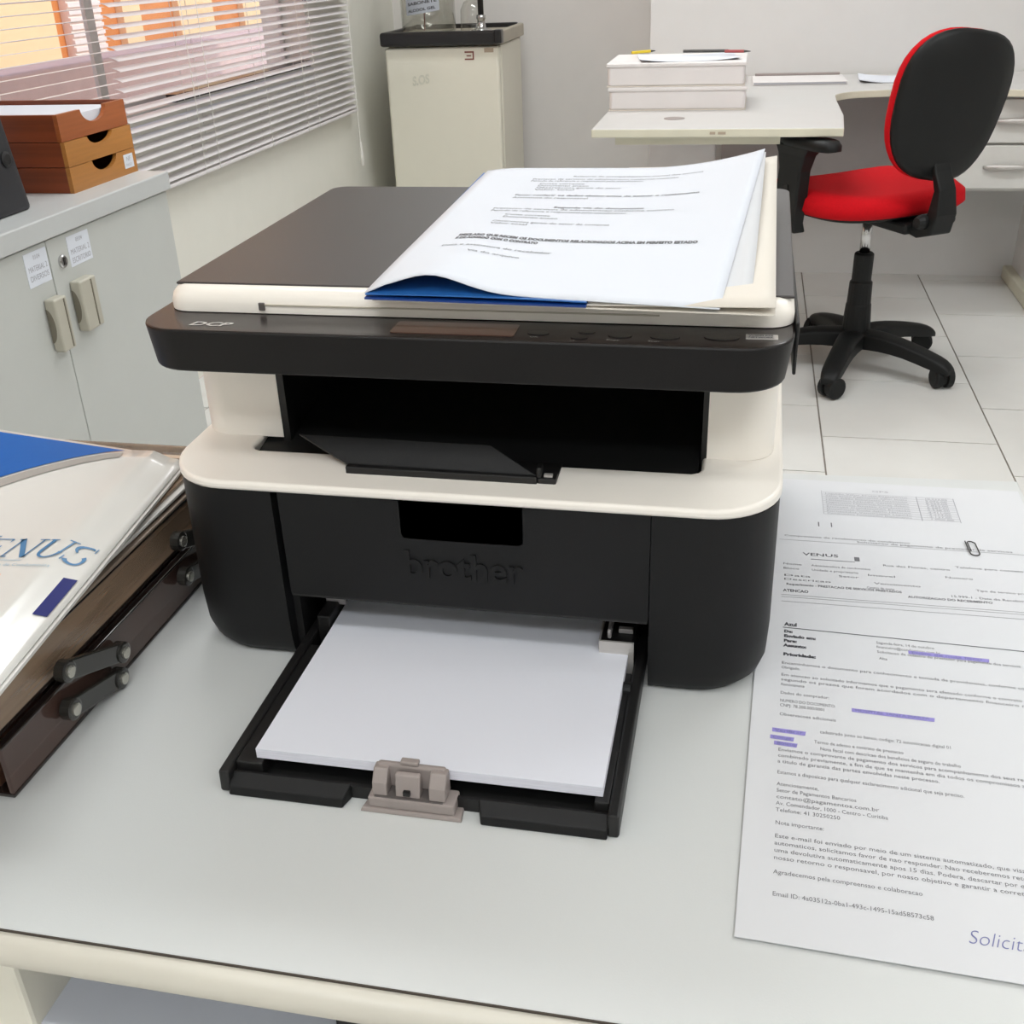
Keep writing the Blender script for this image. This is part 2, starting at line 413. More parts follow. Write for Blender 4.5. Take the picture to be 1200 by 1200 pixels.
b1 = blind('venetian_blind', 'long white venetian blind with tilted slats, right of the window post', X0 + 0.035, 2.235, 4.10, 0.615, 2.3, 0.0262, 0.0285, math.radians(19), (2.62, 2.72, 3.15, 3.5, 3.62))
# pull cord with tassel at its far end
bm = bmesh.new(); tube(bm, [(0.028, 0.865, 1.6), (0.03, 0.865, 0.02), (0.03, 0.87, -0.17)], 0.0022, 6); obj('pull_cord', bm, M['cord'], b1)
bm = bmesh.new(); lathe(bm, [(0.003, -0.12), (0.006, -0.14), (0.008, -0.18), (0.008, -0.215), (0.003, -0.22)], 0.03, 0.87, 10); obj('cord_tassel', bm, M['cord'], b1, smooth=True)
blind('venetian_blind', 'white venetian blind with slats fully open, left of the window post', X0 + 0.035, 0.3, 2.215, 0.82, 2.3, 0.0262, 0.027, math.radians(-6.5), (0.9, 1.7))

# ================================================================= CABINET (left, under the window)
CH = 0.80; CX = -1.235
cabt = thing('storage_cabinet', 'light grey two-door office cabinet under the window blind', 'cabinet', (-1.46, 1.16, 0))
def c_(x, y): return (x + 1.46, y - 1.16)
obj('body', box(-0.235, 0.205, -0.455, 0.46, 0.02, CH - 0.038), M['cab'], cabt)
obj('countertop', box(-0.238, 0.236, -0.475, 0.463, CH - 0.038, CH), M['cabtop'], cabt, bevel=0.003)
obj('plinth', box(-0.22, 0.17, -0.44, 0.44, 0.0, 0.02), M['cabedge'], cabt)
dR = obj('door', box(0.205, 0.225, 0.001 + 0.0, 0.458, 0.03, CH - 0.042), M['cab'], cabt, bevel=0.0015)
dL = obj('door', box(0.205, 0.225, -0.455, -0.0015, 0.03, CH - 0.042), M['cab'], cabt, bevel=0.0015)
def handle(parent, y0, y1, z0, z1, flip):
    bm = bmesh.new()
    bx(bm, 0.225, 0.247, y0, y1, z0, z1)
    h = obj('handle', bm, M['handle'], parent, bevel=0.004, seg=3)
    bm = bmesh.new()
    yy = y0 - 0.0005 if not flip else y1 + 0.0005
    pts = []
    for i in range(13):
        a = PI * i / 12; pts.append((0.2265 + 0.013 * math.sin(a), (z0 + z1) / 2 - 0.032 * math.cos(a)))
    vs = [bm.verts.new((x, yy, z)) for x, z in pts]
    vs2 = [bm.verts.new((x, yy + (0.002 if not flip else -0.002), z)) for x, z in pts]
    bm.faces.new(vs); bm.faces.new(list(reversed(vs2)))
    for i in range(12): bm.faces.new([vs[i], vs[i + 1], vs2[i + 1], vs2[i]])
    bmesh.ops.recalc_face_normals(bm, faces=bm.faces[:])
    obj('grip_hollow', bm, M['handled'], parent)
    bm = bmesh.new()
    ym = (y0 + y1) / 2 + (0.008 if flip else 0.008)
    bx(bm, 0.2468, 0.2482, ym, ym + 0.003, z0 + 0.004, z1 - 0.004)
    obj('grip_groove', bm, M['handled'], parent)
handle(dL, -0.046, -0.006, 0.563, 0.662, False)
handle(dR, 0.042, 0.098, 0.575, 0.672, False)
# lock
bm = bmesh.new(); lathe(bm, [(0.012, 0.0), (0.012, 0.004), (0.010, 0.006), (0.0, 0.006)], 0, 0, 20)
lk = obj('lock', bm, M['chrome'], dR, smooth=False); lk.location = (0.225, 0.036, 0.712); lk.rotation_euler = (0, PI / 2, 0)
kb_ = obj('keyhole', box(0.2312, 0.2318, 0.033, 0.039, 0.706, 0.719), M['steel'], dR)
def wall_text(bm, s, size, x, y, z, width=None, bold=0.0, mi=0):
    """letters on a surface facing +X, reading along +Y"""
    add_text(bm, s, size, lambda a, b, c: (x, y + a, z + b), width, bold, mi=mi)
def cab_label(parent, y0, y1, z0, z1, l3, rot):
    o = obj('paper_label', box(0.225, 0.2258, y0, y1, z0, z1), M['paper'], parent)
    bm = bmesh.new()
    W = y1 - y0
    wall_text(bm, '03/04', 0.011, 0.2261, y0 + W * 0.38, z1 - 0.014, W * 0.3)
    wall_text(bm, 'MATERIAL 2', 0.014, 0.2261, y0 + 0.006, z1 - 0.034, W - 0.012)
    wall_text(bm, l3, 0.014, 0.2261, y0 + 0.006, z1 - 0.050, W - 0.012)
    obj('lettering', bm, M['inkl'], parent)
cab_label(dL, -0.073, -0.005, 0.690, 0.750, 'DIVERSOS', 0)
cab_label(dR, 0.062, 0.136, 0.694, 0.750, 'ESCRITORIO', 0)

# ================================================================= WOODEN LETTER TRAYS on the cabinet
def wood_tray(z0, h, side, front, labs, cutdepth, label, dx=0, sticker=False, open_top=False):
    t = thing('wooden_letter_tray', label, 'letter tray', (-1.46 + dx, 1.498, z0), group='stack of wooden letter trays')
    wx, wy, th = 0.165, 0.125, 0.009
    obj('bottom', box(-wx + th, wx - th, -wy + th, wy - th, 0.002, 0.008), M['woodi'], t)
    obj('side_panel', box(-wx, wx - th, -wy, -wy + th, 0, h), side, t, bevel=0.0012)
    obj('side_panel', box(-wx, wx - th, wy - th, wy, 0, h), side, t, bevel=0.0012)
    obj('back_panel', box(-wx, -wx + th, -wy + th, wy - th, 0, h), side, t)
    # front panel facing +X with a finger notch cut out of its upper edge
    pts = [(-wy, 0), (wy, 0), (wy, h)]
    r = 0.047; c0 = 0.004
    for i in range(15):
        a = PI * i / 14
        pts.append((c0 + r * math.cos(a), h - cutdepth * math.sin(a)))
    pts.append((-wy, h))
    bm = bmesh.new()
    a_ = [bm.verts.new((wx - th, y, z)) for y, z in pts]; b_2 = [bm.verts.new((wx, y, z)) for y, z in pts]
    bm.faces.new(list(reversed(a_))); bm.faces.new(b_2); n = len(pts)
    for i in range(n): bm.faces.new([a_[i], a_[(i + 1) % n], b_2[(i + 1) % n], b_2[i]])
    bmesh.ops.recalc_face_normals(bm, faces=bm.faces[:])
    obj('front_panel', bm, front, t)
    if sticker:
        obj('paper_label', box(wx, wx + 0.0008, 0.075, 0.112, 0.012, 0.040), M['paper'], t)
        bm = bmesh.new()
        wall_text(bm, 'NF', 0.014, wx + 0.0010, 0.084, 0.026); wall_text(bm, 'PAGO', 0.008, wx + 0.0010, 0.081, 0.016)
        obj('lettering', bm, M['inkl'], t)
    return t
wood_tray(CH, 0.0485, M['woodr'], M['woody'], None, 0.024, 'lowest wooden letter tray with small white label on its front', sticker=True)
wood_tray(CH + 0.0495, 0.046, M['woodr'], M['woody'], None, 0.018, 'middle wooden letter tray of the stack on the cabinet')
wood_tray(CH + 0.0965, 0.050, M['woodr'], M['woodo'], None, 0.027, 'topmost reddish wooden letter tray holding white paper', dx=-0.004)
tag(obj('paper_stack', box(-1.615, -1.312, 1.385, 1.610, CH + 0.105, CH + 0.138), M['paper']), 'white paper stack inside the topmost wooden tray', 'paper')

# black speaker at the left edge
sp_ = thing('speaker', 'black rounded desktop speaker on the cabinet beside the wooden trays', 'speaker', (-1.385, 1.125, CH))
bm = bmesh.new(); prism(bm, rrect(-0.1, 0.088, -0.12, 0.118, 0.02), 0.0, 0.185, topf=lambda x, y, t: (x * (0.92 if t else 1), y * (0.86 if t else 1) + (-0.012 if t else 0), 0.215 if t else 0.0))
obj('housing', bm, M['speaker'], sp_, bevel=0.008, seg=3)
bm = bmesh.new(); lathe(bm, [(0.014, 0.0), (0.014, 0.004), (0.009, 0.006), (0, 0.006)], 0, 0, 16)
kn = obj('knob', bm, M['blk2'], sp_); kn.location = (0.083, 0.07, 0.095); kn.rotation_euler = (0, PI / 2 - 0.04, 0)

# ================================================================= SMALL FRIDGE
fr = thing('minibar_fridge', 'small cream refrigerator with black-framed top in the far corner', 'refrigerator', (-1.30, 4.46, 0), math.radians(1.0))
obj('body', box(-0.25, 0.25, -0.21, 0.25, 0.03, 0.852), M['fridge'], fr, bevel=0.008)
obj('door', box(-0.25, 0.247, -0.26, -0.216, 0.06, 0.85), M['fridge'], fr, bevel=0.012, seg=3)
bm = bmesh.new()
bx(bm, -0.262, 0.256, -0.285, -0.25, 0.856, 0.912)
obj('front_rail', bm, M['fridgeb'], fr, bevel=0.012, seg=3)
obj('top_plate', box(-0.245, 0.245, -0.25, 0.25, 0.856, 0.893), M['fridget'], fr)
obj('side_rail', box(-0.262, -0.243, -0.25, 0.26, 0.856, 0.910), M['fridgeb'], fr, bevel=0.004)
obj('side_rail', box(0.236, 0.262, -0.25, 0.27, 0.856, 0.908), M['fridget'], fr, bevel=0.005)
obj('rear_rail', box(-0.245, 0.236, 0.245, 0.27, 0.856, 0.912), M['fridgeb'], fr, bevel=0.004)
obj('corner_cap', box(0.232, 0.265, -0.288, -0.235, 0.86, 0.914), M['fridgeb'], fr, bevel=0.006)
obj('foot', box(-0.2, -0.16, -0.18, -0.14, 0, 0.03), M['fridgeb'], fr); obj('foot', box(0.16, 0.2, -0.18, -0.14, 0, 0.03), M['fridgeb'], fr)
obj('foot', box(-0.2, -0.16, 0.14, 0.18, 0, 0.03), M['fridgeb'], fr); obj('foot', box(0.16, 0.2, 0.14, 0.18, 0, 0.03), M['fridgeb'], fr)
bm = bmesh.new()
yy = -0.2615
def fface(x, z): return (x, yy, z)
def fr_rect(bm, x0, x1, z0, z1, y=-0.2615): bm.faces.new([bm.verts.new(p) for p in ((x0, y, z0), (x1, y, z0), (x1, y, z1), (x0, y, z1))])
for a in ((0.100, 0.140, 0.826, 0.832), (0.134, 0.140, 0.798, 0.832), (0.100, 0.140, 0.798, 0.804), (0.108, 0.128, 0.812, 0.817)): fr_rect(bm, *a)
obj('energy_sticker', bm, M['tagred'], fr)
bm = bmesh.new(); fr_rect(bm, 0.185, 0.225, 0.826, 0.843); obj('brand_plate', bm, M['tagtan'], fr)
bm = bmesh.new(); add_text(bm, 'S.OS', 0.05, lambda a, b, c: (-0.135 + a, -0.2616, 0.70 + b + 0.15 * a), 0.075, 0.002); obj('worn_lettering', bm, M['fsmear'], fr)

# items on the fridge
jar = thing('clear_jar', 'clear plastic jar with white tilted label on the fridge', 'jar', (-1.405, 4.42, 0.893))
bm = bmesh.new(); lathe(bm, [(0.11, 0.0), (0.118, 0.01), (0.118, 0.25), (0.10, 0.28), (0.096, 0.28), (0.113, 0.247), (0.113, 0.012), (0.105, 0.006)], 0, 0, 28); obj('body', bm, M['plastic'], jar, smooth=True)
bm = bmesh.new(); lathe(bm, [(0.104, 0.28), (0.106, 0.31), (0, 0.312)], 0, 0, 28); obj('lid', bm, M['plastic'], jar)
# label wraps the jar's front
def jl(a, b):
    th = math.radians(-125 + 75 * a); return Vector((0.1195 * math.cos(th), 0.1195 * math.sin(th), 0.075 + 0.065 * b + 0.02 * a))
bm = bmesh.new(); surf(bm, lambda u, v: jl(u, v), 10, 2, 0.0005); obj('paper_label', bm, M['paper'], jar)
bm = bmesh.new(); add_text(bm, 'SABONETE', 0.02, lambda a, b, c: tuple(Vector(jl(0.08 + a / 0.16, 0.55 + b / 0.08)) * 1.003), 0.135, 0.0006)
add_text(bm, 'ALCOOL GEL', 0.018, lambda a, b, c: tuple(Vector(jl(0.08 + a / 0.16, 0.15 + b / 0.08)) * 1.003), 0.13, 0.0006)
obj('lettering', bm, M['inkd'], jar)
bm = bmesh.new(); tube(bm, [(-0.02, 0, 0.01), (-0.015, 0, 0.12), (0.0, 0, 0.30)], 0.003, 6); obj('dip_tube', bm, M['tagred'], jar)
bt = thing('pump_bottle', 'clear bottle with black and chrome pump on the right of fridge top', 'bottle', (-1.155, 4.36, 0.893))
bm = bmesh.new(); lathe(bm, [(0.04, 0.0), (0.044, 0.004), (0.044, 0.012), (0.02, 0.02), (0.016, 0.05), (0.02, 0.055), (0.02, 0.07)], 0, 0, 20); obj('base', bm, M['chrome'], bt, smooth=True)
bm = bmesh.new(); lathe(bm, [(0.012, 0.07), (0.013, 0.14), (0.018, 0.145), (0.018, 0.16), (0.012, 0.17), (0.012, 0.24), (0, 0.245)], 0, 0, 16); obj('pump', bm, M['fridgeb'], bt, smooth=True)
bm = bmesh.new(); lathe(bm, [(0.05, 0.0), (0.053, 0.01), (0.05, 0.09), (0.036, 0.12), (0.018, 0.13)], 0, 0, 20); g = obj('glass_body', bm, M['plastic'], bt, smooth=True); g.location = (-0.045, 0.03, 0)

# ================================================================= FAR DESK with drawers
fd = thing('l_shaped_desk', 'white L-shaped office desk with cream edging by the back wall', 'desk', (0.0, 3.2, 0))
DY = 3.2
def fillet(c, r, a0, a1, n=10): return [(c[0] + r * math.cos(math.radians(a0 + (a1 - a0) * i / n)), c[1] + r * math.sin(math.radians(a0 + (a1 - a0) * i / n))) for i in range(n + 1)]
outline = [(-0.43, 3.89), (-0.43, 2.54), (0.247, 2.54)] + [(0.262, 2.80), (0.262, 3.12)] + fillet((0.40, 3.24), 0.135, 180, 105, 8) + [(0.45, 3.392), (0.62, 3.40), (0.80, 3.36), (1.05, 3.28), (1.9, 3.26), (1.9, 3.89)]
outline = [(x, y - DY) for x, y in outline]
bm = bmesh.new(); prism(bm, outline, 0.727, 0.75)
for f in bm.faces:
    f.material_index = 0 if abs(f.normal.z) > 0.5 else 1
bm.normal_update()
for f in bm.faces: f.material_index = 0 if abs(f.normal.z) > 0.5 else 1
obj('desktop', bm, [M['desk2'], M['desk2e']], fd, bevel=0.003)
obj('support_beam', box(-0.37, 0.085, -0.60, -0.56, 0.70, 0.727), M['desk2e'], fd)
obj('leg_panel', box(-0.325, -0.105, -0.03, 0.02, 0.02, 0.727), M['desk2l'], fd, bevel=0.006)
obj('modesty_panel', box(-0.10, 0.64, 0.60, 0.62, 0.36, 0.727), M['desk2g'], fd)
obj('foot_rail', box(-0.36, -0.05, -0.06, 0.05, 0, 0.03), M['desk2l'], fd, bevel=0.004)
obj('leg_panel', box(1.03, 1.06, 0.16, 0.66, 0.02, 0.727), M['desk2l'], fd)
obj('foot_rail', box(1.0, 1.09, 0.12, 0.68, 0, 0.05), M['desk2e'], fd, bevel=0.006)
du = obj('drawer_unit', box(0.66, 1.06, 0.22, 0.66, 0.42, 0.727), M['drawer'], fd)
for k, (z0, z1) in enumerate(((0.578, 0.715), (0.43, 0.570))):
    dr = obj('drawer', box(0.655, 1.065, 0.20, 0.22, z0, z1), M['drawer'], fd, bevel=0.003)
    bm = bmesh.new()
    zc = (z0 + z1) / 2
    tube(bm, [(0.78, 0.20, zc), (0.79, 0.185, zc + 0.002), (0.83, 0.178, zc + 0.004), (0.88, 0.178, zc + 0.004), (0.92, 0.185, zc + 0.002), (0.93, 0.20, zc)], [0.006, 0.008, 0.01, 0.01, 0.008, 0.006], 8)
    obj('drawer_handle', bm, M['silver'], dr, smooth=True)
bm = bmesh.new(); lathe(bm, [(0.03, 0.7501), (0.03, 0.7512), (0.022, 0.7514), (0.0, 0.7514)], -0.215, -0.455, 20); obj('cable_grommet', bm, M['guide'], fd)
bm = bmesh.new()
for (a, b) in ((-0.105, -0.09), (-0.083, -0.062)): bx(bm, a, b, -0.6606, -0.6598, 0.735, 0.742)
obj('edge_chip', bm, M['tagtan'], fd)

# stacks of white file boxes, papers and pens on it
for k, (z0, z1, dx, dy, lab) in enumerate(((0.7505, 0.817, 0.0, 0.0, 'lower of two thick white file boxes on far desk'), (0.8175, 0.885, -0.006, 0.005, 'upper of two thick white file boxes on far desk'))):
    t = thing('file_box', lab, 'file box', (-0.222 + dx, 3.07 + dy, z0), group='white file boxes on the far desk')
    h = z1 - z0
    bm = bmesh.new(); prism(bm, rrect(-0.205, 0.205, -0.15, 0.16, 0.012), 0.003, h - 0.006); obj('body', bm, M['box'], t, bevel=0.004)
    obj('lid', box(-0.209, 0.209, -0.154, 0.163, h - 0.012, h), M['box'], t, bevel=0.004, seg=3)
    obj('base_edge', box(-0.207, 0.207, -0.152, 0.16, 0.0, 0.003), M['cardc'], t)
def sheet(name, label, cx, cy, z, w_, d_, rz, m, curl=0.0, th=0.0006, cat='paper', group=None):
    bm = bmesh.new()
    surf(bm, lambda u, v: Vector(((u - .5) * w_, (v - .5) * d_, th + curl * (abs(u - .5) * 2) ** 3 * (abs(v - .5) * 2))), 8, 8, th)
    o = obj(name, bm, m); o.location = (cx, cy, z); o.rotation_euler = (0, 0, rz)
    return tag(o, label, cat, group)
sheet('loose_sheet', 'white sheet slightly curled on top of the file boxes', -0.20, 3.06, 0.8855, 0.30, 0.22, 0.15, M['paper'], 0.008)
def pen_o(label, p, L, rz, m, m2, zz):
    t = thing('pen', label, 'pen', (p[0], p[1], zz), rz)
    bm = bmesh.new(); tube(bm, [(-L / 2, 0, 0.0045), (L / 2 - 0.02, 0, 0.0045)], 0.0045, 8); obj('barrel', bm, m, t)
    bm = bmesh.new(); tube(bm, [(L / 2 - 0.02, 0, 0.0045), (L / 2, 0, 0.0045)], [0.004, 0.001], 8); obj('tip', bm, m2, t)
pen_o('dark pen lying across the papers on the file boxes', (-0.14, 3.13), 0.16, -0.12, M['steel'], M['redpen'], 0.8945)
pen_o('yellow pencil at left end of the file box top', (-0.345, 3.15), 0.09, 0.7, M['yellow'], M['steel'], 0.8945)
pen_o('short red pen on right side of the file box top', (-0.05, 3.10), 0.08, -0.2, M['redpen'], M['steel'], 0.8945)
for k, (cx, cy, w_, d_, z, lab) in enumerate(((0.16, 3.66, 0.32, 0.22, 0.7503, 'white folder flat at the back of far desk, beside file boxes'),)):
    t = thing('flat_folder', lab, 'folder', (cx, cy, z), 0.02)
    obj('cover', box(-w_ / 2, w_ / 2, -d_ / 2, d_ / 2, 0, 0.012), M['box'], t, bevel=0.002)
    obj('page_block', box(-w_ / 2 + 0.004, w_ / 2 - 0.004, -d_ / 2 - 0.001, d_ / 2 - 0.01, 0.003, 0.009), M['inkl'], t)
    obj('spine_strip', box(-w_ / 2 + 0.01, w_ / 2 - 0.01, d_ / 2 - 0.02, d_ / 2 - 0.004, 0.012, 0.020), M['guide'], t, bevel=0.002)
sheet('loose_sheet', 'white sheet lying on far desk near the chair back', 0.52, 3.68, 0.7503, 0.30, 0.21, -0.03, M['paper'], 0.01, 0.003)

# ================================================================= RED OFFICE CHAIR
HX, HY = 0.362, 2.79
ch = thing('office_chair', 'red fabric swivel office chair with black shell on tiled floor', 'chair', (HX, HY, 0), 0)
A = math.radians(33)                                  # facing direction, turned left from +Y
fw = Vector((-math.sin(A), math.cos(A), 0)); rt = Vector((math.cos(A), math.sin(A), 0)); up = Vector((0, 0, 1))
def CP(r, f, z): return rt * r + fw * f + up * (z + (0.06 if z > 0.39 else 0.0))
bm = bmesh.new()
lathe(bm, [(0.036, 0.075), (0.044, 0.08), (0.043, 0.12), (0.038, 0.20), (0.036, 0.205), (0.034, 0.27), (0.029, 0.275), (0.029, 0.355), (0.024, 0.36)], 0, 0, 20)
obj('column_cover', bm, M['chairb'], ch, smooth=False, bevel=0.002)
bm = bmesh.new(); lathe(bm, [(0.0155, 0.35), (0.0155, 0.47)], 0, 0, 16); obj('gas_lift', bm, M['chrome'], ch, smooth=True)
base_arm = None
for k in range(5):
    a = math.radians(-107 + 72 * k); d = Vector((math.cos(a), math.sin(a), 0)); n = Vector((-d.y, d.x, 0))
    bm = bmesh.new()
    prof = [(0.02, 0.125, 0.040, 0.055), (0.10, 0.128, 0.034, 0.05), (0.18, 0.116, 0.031, 0.042), (0.255, 0.098, 0.030, 0.040), (0.300, 0.086, 0.028, 0.034), (0.322, 0.066, 0.020, 0.02)]
    rings = []
    for (r, z, hw, th) in prof:
        rings.append([bm.verts.new(d * r + n * sx * hw + up * (z + sz)) for sx, sz in ((-1, -th), (1, -th), (1, -0.008), (0.6, 0), (-0.6, 0), (-1, -0.008))])
    for i in range(len(rings) - 1):
        for j in range(6): bm.faces.new([rings[i][j], rings[i][(j + 1) % 6], rings[i + 1][(j + 1) % 6], rings[i + 1][j]])
    bm.faces.new(list(reversed(rings[0]))); bm.faces.new(rings[-1])
    bmesh.ops.recalc_face_normals(bm, faces=bm.faces[:])
    la = obj('base_arm', bm, M['chairb'], ch, bevel=0.003, subd=1, smooth=True)
    # caster: fork and two wheels
    q = math.radians(40 + 67 * k); cd = Vector((math.cos(q), math.sin(q), 0)); cn = Vector((-cd.y, cd.x, 0)); c = d * 0.302
    bm = bmesh.new()
    tube(bm, [c + cd * 0.0 + up * 0.078, c + up * 0.045], 0.0065, 8)
    cc = c + cd * 0.012 + up * 0.0325
    tube(bm, [cc - cn * 0.005, cc + cn * 0.005], 0.026, 14)
    cs = obj('caster', bm, M['chairb'], la)
    for s in (-1, 1):
        bm = bmesh.new(); tube(bm, [cc + cn * s * 0.007, cc + cn * s * 0.009, cc + cn * s * 0.025, cc + cn * s * 0.029], [0.028, 0.0322, 0.0322, 0.026], 18)
        obj('wheel', bm, M['chairb'], la)
# seat
def superloop(a, b, n, p=2.6, taper=0.0):
    out = []
    for i in range(n):
        t = 2 * PI * i / n; cx, sy = math.cos(t), math.sin(t)
        x = a * abs(cx) ** (2 / p) * (1 if cx > 0 else -1); y = b * abs(sy) ** (2 / p) * (1 if sy > 0 else -1)
        out.append((x * (1 + taper * y / b), y))
    return out
def pad(levels, P, n=40, p=2.7, taper=0.0):
    """stack of loops: levels = [(scale, height)], P maps (x, y, h) -> point"""
    bm = bmesh.new(); rings = []
    for (sx, sy, h) in levels:
        rings.append([bm.verts.new(P(x, y, h)) for x, y in superloop(sx, sy, n, p, taper)])
    for i in range(len(rings) - 1):
        for k in range(n): bm.faces.new([rings[i][k], rings[i][(k + 1) % n], rings[i + 1][(k + 1) % n], rings[i + 1][k]])
    bm.faces.new(rings[0]); bm.faces.new(rings[-1])
    bmesh.ops.recalc_face_normals(bm, faces=bm.faces[:])
    return bm
def SP(x, y, h):
    drop = -0.03 * max(0, (y - 0.12) / 0.12) ** 2 + 0.012 * (abs(x) / 0.24) ** 2
    return CP(x - 0.022, y + 0.03, h + drop * (1 if h > 0.46 else 0.3))
seat = obj('seat', pad([(0.20, 0.195, 0.446), (0.242, 0.232, 0.446), (0.256, 0.246, 0.460), (0.252, 0.243, 0.482), (0.232, 0.225, 0.500), (0.19, 0.185, 0.503), (0.10, 0.10, 0.504), (0.01, 0.01, 0.503)], SP, p=3.4, taper=-0.04), M['red'], ch, smooth=True)
obj('seat_shell', pad([(0.12, 0.12, 0.428), (0.20, 0.195, 0.430), (0.232, 0.226, 0.440), (0.236, 0.230, 0.447)], SP, p=3.4, taper=-0.04), M['chairb'], ch, smooth=True)
bm = bmesh.new()
def cbox(bm, r0, r1, f0, f1, z0, z1):
    v = [bm.verts.new(CP(r, f, z)) for (r, f, z) in [(r0, f0, z0), (r1, f0, z0), (r1, f1, z0), (r0, f1, z0), (r0, f0, z1), (r1, f0, z1), (r1, f1, z1), (r0, f1, z1)]]
    for f in [(0, 3, 2, 1), (4, 5, 6, 7), (0, 1, 5, 4), (1, 2, 6, 5), (2, 3, 7, 6), (3, 0, 4, 7)]: bm.faces.new([v[i] for i in f])
cbox(bm, -0.06, 0.06, -0.23, 0.10, 0.402, 0.432)
obj('mechanism', bm, M['chairb'], ch, bevel=0.008)
bm = bmesh.new(); tube(bm, [CP(0.05, -0.05, 0.415), CP(0.12, -0.04, 0.412), (CP(0.2, -0.03, 0.405))], [0.005, 0.005, 0.008], 8); obj('height_lever', bm, M['chairb'], ch)
# back post: L-shaped bracket
bm = bmesh.new()
pp = [(-0.19, 0.418, 0.034, 0.014), (-0.245, 0.416, 0.036, 0.02), (-0.285, 0.430, 0.036, 0.024), (-0.298, 0.47, 0.034, 0.02), (-0.296, 0.53, 0.028, 0.013), (-0.274, 0.575, 0.028, 0.008), (-0.262, 0.61, 0.026, 0.006)]
rings = []
for i, (f, z, hw, th) in enumerate(pp):
    a = pp[max(i - 1, 0)]; b = pp[min(i + 1, len(pp) - 1)]; t = Vector((b[0] - a[0], b[1] - a[1])).normalized(); nn = Vector((-t.y, t.x))
    rings.append([bm.verts.new(CP(sx * hw, f + nn.x * sn * th, z + nn.y * sn * th)) for sx, sn in ((-1, -1), (1, -1), (1, 1), (-1, 1))])
for i in range(len(rings) - 1):
    for j in range(4): bm.faces.new([rings[i][j], rings[i][(j + 1) % 4], rings[i + 1][(j + 1) % 4], rings[i + 1][j]])
bm.faces.new(rings[0]); bm.faces.new(rings[-1]); bmesh.ops.recalc_face_normals(bm, faces=bm.faces[:])
obj('back_post', bm, M['chairb'], ch, bevel=0.005, seg=3)
bm = bmesh.new(); tube(bm, [CP(-0.06, -0.272, 0.445), CP(-0.045, -0.272, 0.445), CP(0.045, -0.272, 0.445), CP(0.06, -0.272, 0.445)], [0.014, 0.021, 0.021, 0.014], 14); obj('pivot_knob', bm, M['chairb'], ch)
# backrest: pad on front, plastic shell behind; reclined, a little wider at the top
TI = math.radians(7); ZC = 0.735; FC = -0.280
def BP(x, y, h):
    ca, sa = math.cos(math.radians(9)), math.sin(math.radians(9)); x, y = x * ca + y * sa + 0.018, -x * sa + y * ca
    bend = 0.035 * (x / 0.215) ** 2
    f = FC + h + bend - y * math.sin(TI) * 1.0; z = ZC + y * math.cos(TI)
    return CP(x, f, z)
obj('backrest_shell', pad([(0.01, 0.01, -0.012), (0.12, 0.13, -0.012), (0.172, 0.178, -0.007), (0.184, 0.190, 0.004), (0.184, 0.190, 0.012)], BP, p=2.7, taper=0.12), M['chairb'], ch, smooth=True)
obj('backrest_cushion', pad([(0.178, 0.185, 0.010), (0.185, 0.191, 0.014), (0.185, 0.191, 0.030), (0.175, 0.182, 0.048), (0.145, 0.152, 0.057), (0.02, 0.02, 0.059)], BP, p=2.7, taper=0.12), M['red'], ch, smooth=True)
# left armrest
bm = bmesh.new()
pp = [(0.397, 0.275, 0.020, 0.050, 0.00), (0.425, 0.285, 0.020, 0.052, 0.0), (0.50, 0.285, 0.020, 0.052, -0.01), (0.57, 0.285, 0.020, 0.050, -0.015), (0.612, 0.285, 0.022, 0.062, -0.02), (0.638, 0.282, 0.028, 0.08, -0.025)]
rings = []
for (z, r, hr, hf, fc) in pp:
    rings.append([bm.verts.new(CP(-r + sx * hr, fc + sf * hf, z)) for sx, sf in ((-1, -1), (1, -1), (1, 1), (-1, 1))])
for i in range(len(rings) - 1):
    for j in range(4): bm.faces.new([rings[i][j], rings[i][(j + 1) % 4], rings[i + 1][(j + 1) % 4], rings[i + 1][j]])
bm.faces.new(rings[0]); bm.faces.new(rings[-1]); bmesh.ops.recalc_face_normals(bm, faces=bm.faces[:])
ar = obj('armrest_post', bm, M['chairb'], ch, bevel=0.006, seg=3)
bm = bmesh.new(); cbox(bm, -0.3070, -0.3045, -0.020, 0.000, 0.49, 0.53); obj('release_button', bm, M['blk_in'], ar)
bm = pad([(0.028, 0.10, 0.630), (0.042, 0.118, 0.634), (0.042, 0.118, 0.648), (0.034, 0.11, 0.659), (0.004, 0.01, 0.661)], lambda x, y, h: CP(-0.270 + x, -0.055 + y, h), p=2.8, n=28)
obj('armrest_pad', bm, M['chairb'], ch, smooth=True)

# ================================================================= NEAR DESK
dk = thing('office_desk', 'light grey office desk with rounded cream front edge carrying the printer', 'desk', (-0.2, 0.05, 0))
def D(x): return x + 0.2
DXL, DXR, DYF, DYB = -0.80, 0.2585, -0.2525, 0.368
bm = bmesh.new(); prism(bm, [(DXL + 0.2, DYF - 0.05), (DXR + 0.2, DYF - 0.05), (DXR + 0.2, DYB - 0.05), (DXL + 0.2, 0.318 - 0.05)], 0.728, 0.75)
obj('desktop', bm, M['desk'], dk, bevel=0.0012)
bm = bmesh.new()
